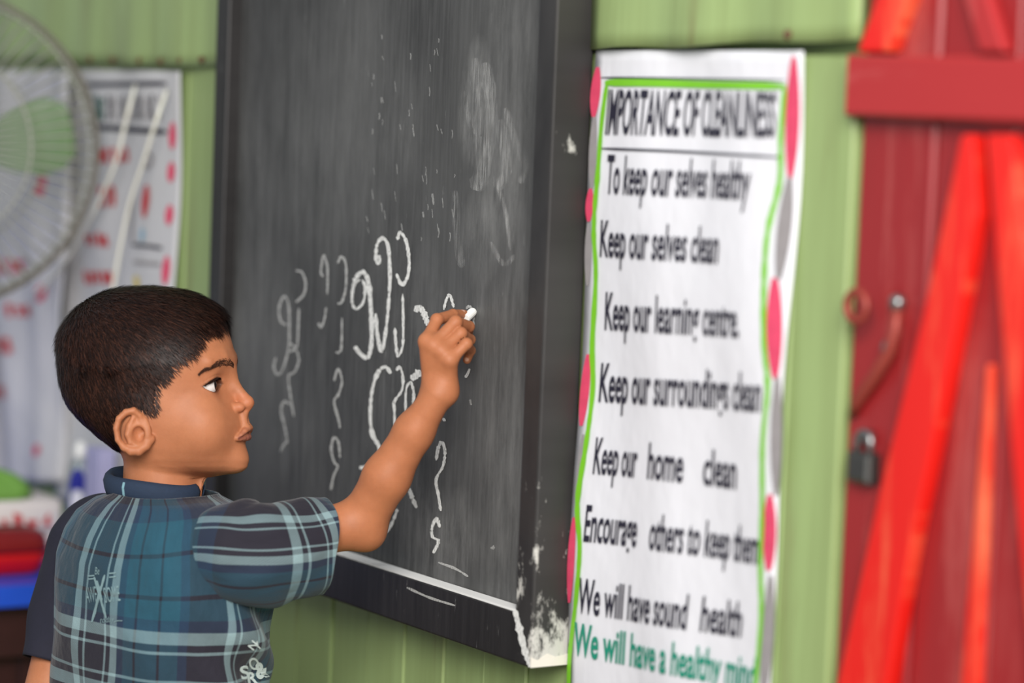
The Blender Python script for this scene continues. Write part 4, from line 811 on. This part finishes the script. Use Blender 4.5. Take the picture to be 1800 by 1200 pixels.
# ------------------------------------------------------------------ shirt
LIGHT, NAVY, TEAL, BLUE, DARK = srgb((138, 164, 168)), srgb((24, 21, 35)), srgb((22, 78, 97)), srgb((21, 48, 76)), srgb((18, 19, 33))
def weave_ramp(N, coord, period, off):
    fr = N.math('FRACT', N.math('DIVIDE', N.math('ADD', coord, off), period))
    W_ = [(0, LIGHT), (8.5, NAVY), (13, LIGHT), (15.5, NAVY), (33, LIGHT), (35.5, NAVY), (40, LIGHT), (48.5, BLUE), (56, TEAL), (68, DARK), (70.5, TEAL), (94, DARK), (96.5, TEAL), (117, BLUE), (128, NAVY)]
    return N.ramp(fr, [(p / 175.0, c) for p, c in W_], True)
def m_plaid(name, ou, ov, pu=0.175, pv=0.175):
    N = NT(name); u = N.uvc(); sp = N.n('ShaderNodeSeparateXYZ'); wob = N.noise(u, 9, (1, 1, 1), 2); N.l(u, sp.inputs[0])
    w1 = weave_ramp(N, N.math('ADD', sp.outputs[0], N.math('MULTIPLY', wob, 0.004)), pu, ou); w2 = weave_ramp(N, N.math('ADD', sp.outputs[1], N.math('MULTIPLY', wob, 0.004)), pv, ov)
    tw = N.n('ShaderNodeTexWave', wave_type='BANDS', bands_direction='DIAGONAL'); tw.inputs['Scale'].default_value = 260; N.l(u, tw.inputs[0])
    c = N.mix(N.math('ADD', N.math('MULTIPLY', tw.outputs['Fac'], 0.16), 0.42), w1, w2); c = N.mix(N.math('MULTIPLY', N.noise(u, 60, detail=4), 0.25), c, NAVY)
    N.col(c); N.rough(0.85); N.b.inputs['Sheen Weight'].default_value = 0.12; N.bump(N.math('ADD', N.math('MULTIPLY', N.noise(u, 22, (1, 0.6, 1), 3), 6.0), N.math('MULTIPLY', N.noise(u, 600, detail=2), 0.35)), 0.5, 0.0022); return N.m
PER = 0.175
TR = np.array([  # height above the collar base, half width, half depth, shift forward
 (0.002, .050, .050, .004), (-.003, .056, .053, .003), (-.012, .084, .060, .002), (-.027, .107, .068, 0), (-.045, .119, .077, 0), (-.070, .128, .085, 0), (-.10, .131, .089, 0), (-.15, .131, .091, 0), (-.22, .129, .090, 0), (-.30, .132, .093, 0), (-.40, .137, .097, 0)], float)
nz_, na = 110, 160; V_ = []; U_ = []; tz = np.linspace(0, 1, nz_); zz = -0.001 - 0.399 * tz ** 1.25
for j, z in enumerate(zz):
    a_, b_, sh_ = (np.interp(-z, -TR[:, 0], TR[:, c]) for c in (1, 2, 3))
    for i in range(na):
        an = 2 * math.pi * i / na; ca, sa = math.cos(an), math.sin(an); e_ = 2 / 2.25     # an = 0 at the middle of the back, +90 deg at his right
        rx, fx = a_ * np.sign(sa) * abs(sa) ** e_, -b_ * np.sign(ca) * abs(ca) ** e_
        arm = math.exp(-((an - 1.75) / 0.6) ** 2); fold = 0.0055 * arm * math.sin(z * 95 + an * 5.0) * (z < -0.06) + 0.0022 * math.sin(an * 7 + 3 * math.sin(z * 14)) * min(1, max(0, (-z - 0.05) / 0.1)) + 0.0012 * math.sin(z * 60 + an * 9)
        k_ = 1 + fold / 0.1; lift_ = 0.020 * max(0, rx / 0.12) ** 2 * math.exp(-((z + 0.03) / 0.06) ** 2); V_.append(tp(fx * k_ + sh_, rx * k_, ZC + z + lift_)); aa = an if an <= math.pi else an - 2 * math.pi; U_.append((aa * 0.112 * (0.62 + 0.38 * min(1, a_ / 0.12)), z))
V_ = np.array(V_); U_ = np.array(U_)
def gridf(nj, ni, wrap=True): return np.array([(j * ni + i, (j + 1) * ni + i, (j + 1) * ni + (i + 1) % ni, j * ni + (i + 1) % ni) for j in range(nj - 1) for i in range(ni if wrap else ni - 1)])
def split_uv_mesh(name, V, U, f, mat, parent):
    """uv per loop, with the seam closed on the far side"""
    o = mesh(name, V, f, mat, parent, uv=U, smooth=True); return o
shirt = mesh('shirt', V_, gridf(nz_, na), m_plaid('plaid_back', 0.021, 0.1965 + 0.26, 0.175, 0.26), person, uv=U_, smooth=True)
m = shirt.modifiers.new('thick', 'SOLIDIFY'); m.thickness = 0.0016; m.offset = -1
def sleeve(name, ctr, rad, upd, mat, hemskew=None, n=90, nseg=110, ph=0.0):
    C = catmull(ctr, 12); tt = np.linspace(0, 1, n); al = np.r_[0, np.cumsum(np.linalg.norm(np.diff(C, axis=0), axis=1))]; L = al[-1]; al = al / L
    Cc = np.stack([np.interp(tt, al, C[:, k]) for k in range(3)], 1); R_ = np.array([np.interp(tt, np.linspace(0, 1, len(rad)), [r[k] for r in rad]) for k in (0, 1)]).T; V = []; U = []
    for j in range(n):
        t = Cc[min(j + 1, n - 1)] - Cc[max(j - 1, 0)]; t /= np.linalg.norm(t); a = upd - t * (upd @ t); a /= np.linalg.norm(a); b = np.cross(t, a)   # a: up across the sleeve, b: sideways
        for i in range(nseg):
            an = 2 * math.pi * i / nseg; w_ = 1 + 0.03 * math.sin(5 * an + 9 * tt[j] + ph) * tt[j] + 0.03 * math.sin(3 * an - 14 * tt[j] + ph) + 0.022 * math.sin(2 * an + 24 * tt[j] + 2 * math.sin(3 * an)) * (1 - tt[j]); sk = hemskew(an) * tt[j] ** 2 if hemskew else 0
            V.append(Cc[j] + t * sk + R_[j, 0] * w_ * math.cos(an) * a + R_[j, 1] * w_ * math.sin(an) * b); U.append(((an if an <= math.pi else an - 2 * math.pi) * 0.048, tt[j] * L + sk))
    o = mesh(name, V, gridf(n, nseg), mat, shirt, uv=U, smooth=True); m = o.modifiers.new('thick', 'SOLIDIFY'); m.thickness = 0.0018; m.offset = -1; return o, np.array(V), np.array(U)
SLC = [W(360, 968, 2.905), W(392, 968, 2.890), W(450, 974, 2.885), W(510, 968, 2.900), W(566, 959, 2.925)]
sl_len = sum(np.linalg.norm(a - b) for a, b in zip(SLC[1:], SLC[:-1]))
slR, slV, slU = sleeve('sleeve', SLC, [(.030, .026), (.046, .040), (.0515, .045), (.052, .045), (.051, .044), (.0495, .042), (.048, .041), (.0475, .041)], UP, m_plaid('plaid_sleeve', 0.139 + 0.0, 0.175 * 3 - (sl_len - 0.055), 0.175, 0.175), lambda an: 0.010 * math.cos(an) - 0.011 * math.sin(an) + 0.012 * max(0, -math.sin(an + 0.5)))
LSC = LSH + 0.76 * (LEL - LSH)
slL, slLV, slLU = sleeve('sleeve', [LSH + 0.03 * ra + ZZ * 0.012, LSH + ZZ * -0.004, LSH * 0.55 + LSC * 0.45, LSC], [(.024, .03), (.036, .04), (.038, .042), (.036, .040), (.033, .037)], -FW, plain('navy_sleeve_cloth', (24, 24, 40), 0.85, 0.2, 200), None, 60, 80, 1.3)
# collar: a folded band round the neck, open at the throat
cr_ = [(84, 34), (88, 22), (90, 10), (87, 1), (82, -4), (76, -2), (73, 6), (72, 30)]; nA = 90; cv = []; cuv = []
for j, (r, dv) in enumerate(cr_):
    for i in range(nA):
        an = math.radians(11 + 338 * i / (nA - 1)); ca, sa = math.cos(an), math.sin(an); op = max(0, (abs(an - math.pi) / math.pi - 0.75) * 4)
        x_, y_ = 270 + r * 0.98 * ca, -4 + r * 0.93 * sa; cv.append((x_, y_, 841 + dv * (1 - 0.25 * op) + 0.13 * (x_ - 270) + 0.10 * y_ + 1.5 * math.sin(an * 3))); cuv.append((an * 0.05, 0.16 + 0.002 * j))
collar = mesh('collar', h2w(np.array(cv)), gridf(len(cr_), nA, False), plain('collar_navy_cloth', (30, 46, 68), 0.85, 0.2, 300), shirt, smooth=True)
st_ = [[(270 + (r + 1.6) * 0.98 * math.cos(a), -4 + (r + 1.6) * 0.93 * math.sin(a), 841 + dv + 0.13 * (r * 0.98 * math.cos(a)) + 0.10 * (-4 + r * 0.93 * math.sin(a)) + 1.5 * math.sin(a * 3)) for a in (math.radians(111.0), math.radians(114.2))] for r, dv in cr_[:5]]
mesh('collar_stripe', h2w(np.array(st_).reshape(-1, 3)), [(2 * k, 2 * k + 1, 2 * k + 3, 2 * k + 2) for k in range(4)], plain('pale_blue_thread', (120, 160, 170), 0.9), shirt)
m = collar.modifiers.new('thick', 'SOLIDIFY'); m.thickness = 0.0016; m.offset = 0
# ---- print on the shirt, pressed onto the cloth along the line of sight
def quad_tris(f): return [tuple(int(i) for i in q_) for q_ in f]
bvT = BVHTree.FromPolygons([tuple(p) for p in V_], quad_tris(gridf(nz_, na))); bvS = BVHTree.FromPolygons([tuple(p) for p in slV], quad_tris(gridf(90, 110)))
def onshirt(bv, off=0.0009):
    def g(px, py):
        out = []
        for d in ray(np.atleast_1d(px), np.atleast_1d(py)):
            h_, n_, _, _ = bv.ray_cast(Vector(EYE), Vector(d / np.linalg.norm(d)))
            out.append(np.array(h_) - d * off * 1.4 if h_ is not None else EYE + d * 2.95)
        return np.array(out)
    return g
oT, oS = onshirt(bvT), onshirt(bvS)
PR = plain('faded_shirt_print', (120, 146, 150), 0.9, 0.3, 400); PRW = plain('white_shirt_print', (200, 214, 214), 0.9, 0.1, 300)
c2 = lambda a, b: (20 + a / 3, 800 + b / 3)
text_on('Be', c2(440, 628), c2(464, 628), 13, oT, 'print_lettering', PR, shirt, 0.0, 0.2); text_on('AWE', c2(396, 778), c2(455, 770), 27, oT, 'print_lettering', PR, shirt); text_on('SOME', c2(494, 778), c2(576, 766), 27, oT, 'print_lettering', PR, shirt)
for a, b in (((436, 640), (500, 860)), ((492, 630), (424, 880)), ((470, 690), (436, 850)), ((450, 660), (478, 770))): ribbon([c2(*a), c2((a[0] + b[0]) / 2, (a[1] + b[1]) / 2), c2(*b)], 4.0, oT, 'print_stroke', PR, shirt, 0.1)
for x0, y0 in ((402, 636), (402, 652), (515, 622), (515, 642)): ribbon([c2(x0, y0), c2(x0 + 18, y0 - 1), c2(x0 + 36, y0 - 3)], 2.4, oT, 'print_stroke', PR, shirt, 0)
text_on('today', c2(468, 884), c2(545, 876), 10, oT, 'print_lettering', PR, shirt, 0.0, 0.4); ribbon([c2(540, 880), c2(560, 872), c2(586, 872)], 1.5, oT, 'print_stroke', PR, shirt, 0)
text_on('N', c2(1276, 1030), c2(1302, 998), 13, oT, 'print_lettering', PRW, shirt, 0.02); text_on('Y', c2(1300, 1032), c2(1326, 1006), 13, oT, 'print_lettering', PRW, shirt, 0.02)
text_on('O', c2(1268, 1138), c2(1316, 1118), 21, oT, 'print_lettering', PRW, shirt, 0.02); text_on('S', c2(1215, 1182), c2(1262, 1172), 22, oT, 'print_lettering', PRW, shirt, 0.03); text_on('R', c2(1250, 1206), c2(1300, 1198), 20, oT, 'print_lettering', PRW, shirt, 0.03); text_on('&', c2(1296, 1178), c2(1362, 1160), 26, oT, 'print_lettering', PRW, shirt, 0.05)
for x0 in (1334, 1352): ribbon([c2(x0 + 10, 284), c2(x0 + 4, 315), c2(x0 - 2, 345)], 2.6, oS, 'print_stroke', PRW, shirt, 0)
ribbon([c2(1382, 318), c2(1410, 304), c2(1440, 322), c2(1476, 300)], 3.5, oS, 'print_stroke', PRW, shirt, 0.2)
# ---- shorts, below the frame
nzs, nas = 20, 60; sv_ = []
for j in range(nzs):
    t = j / (nzs - 1)
    for i in range(nas):
        an = 2 * math.pi * i / nas; a_ = 0.128 + 0.012 * t; b_ = 0.088 + 0.01 * t; sv_.append(tp(-b_ * math.cos(an), a_ * math.sin(an), ZC - 0.37 - 0.20 * t))
so = mesh('shorts', sv_, gridf(nzs, nas), plain('dark_shorts_cloth', (38, 42, 58), 0.9), person, smooth=True); m = so.modifiers.new('thick', 'SOLIDIFY'); m.thickness = 0.002
# ---- chalk in his fingers
ca_, cb_ = hb(833, 546, 0.0005), hb(818, 560, 0.016); cl = np.linalg.norm(cb_ - ca_); v, f = lathe(ca_, [(0.0022, 0), (0.0042, 0.0015), (0.0047, 0.004), (0.0047, cl)], 14, (cb_ - ca_))
tag(mesh('chalk', v, f, plain('white_chalk', (244, 243, 238), 0.95, 0.03), smooth=False), 'short white stick of chalk held in the fingers of the writing hand', 'chalk')
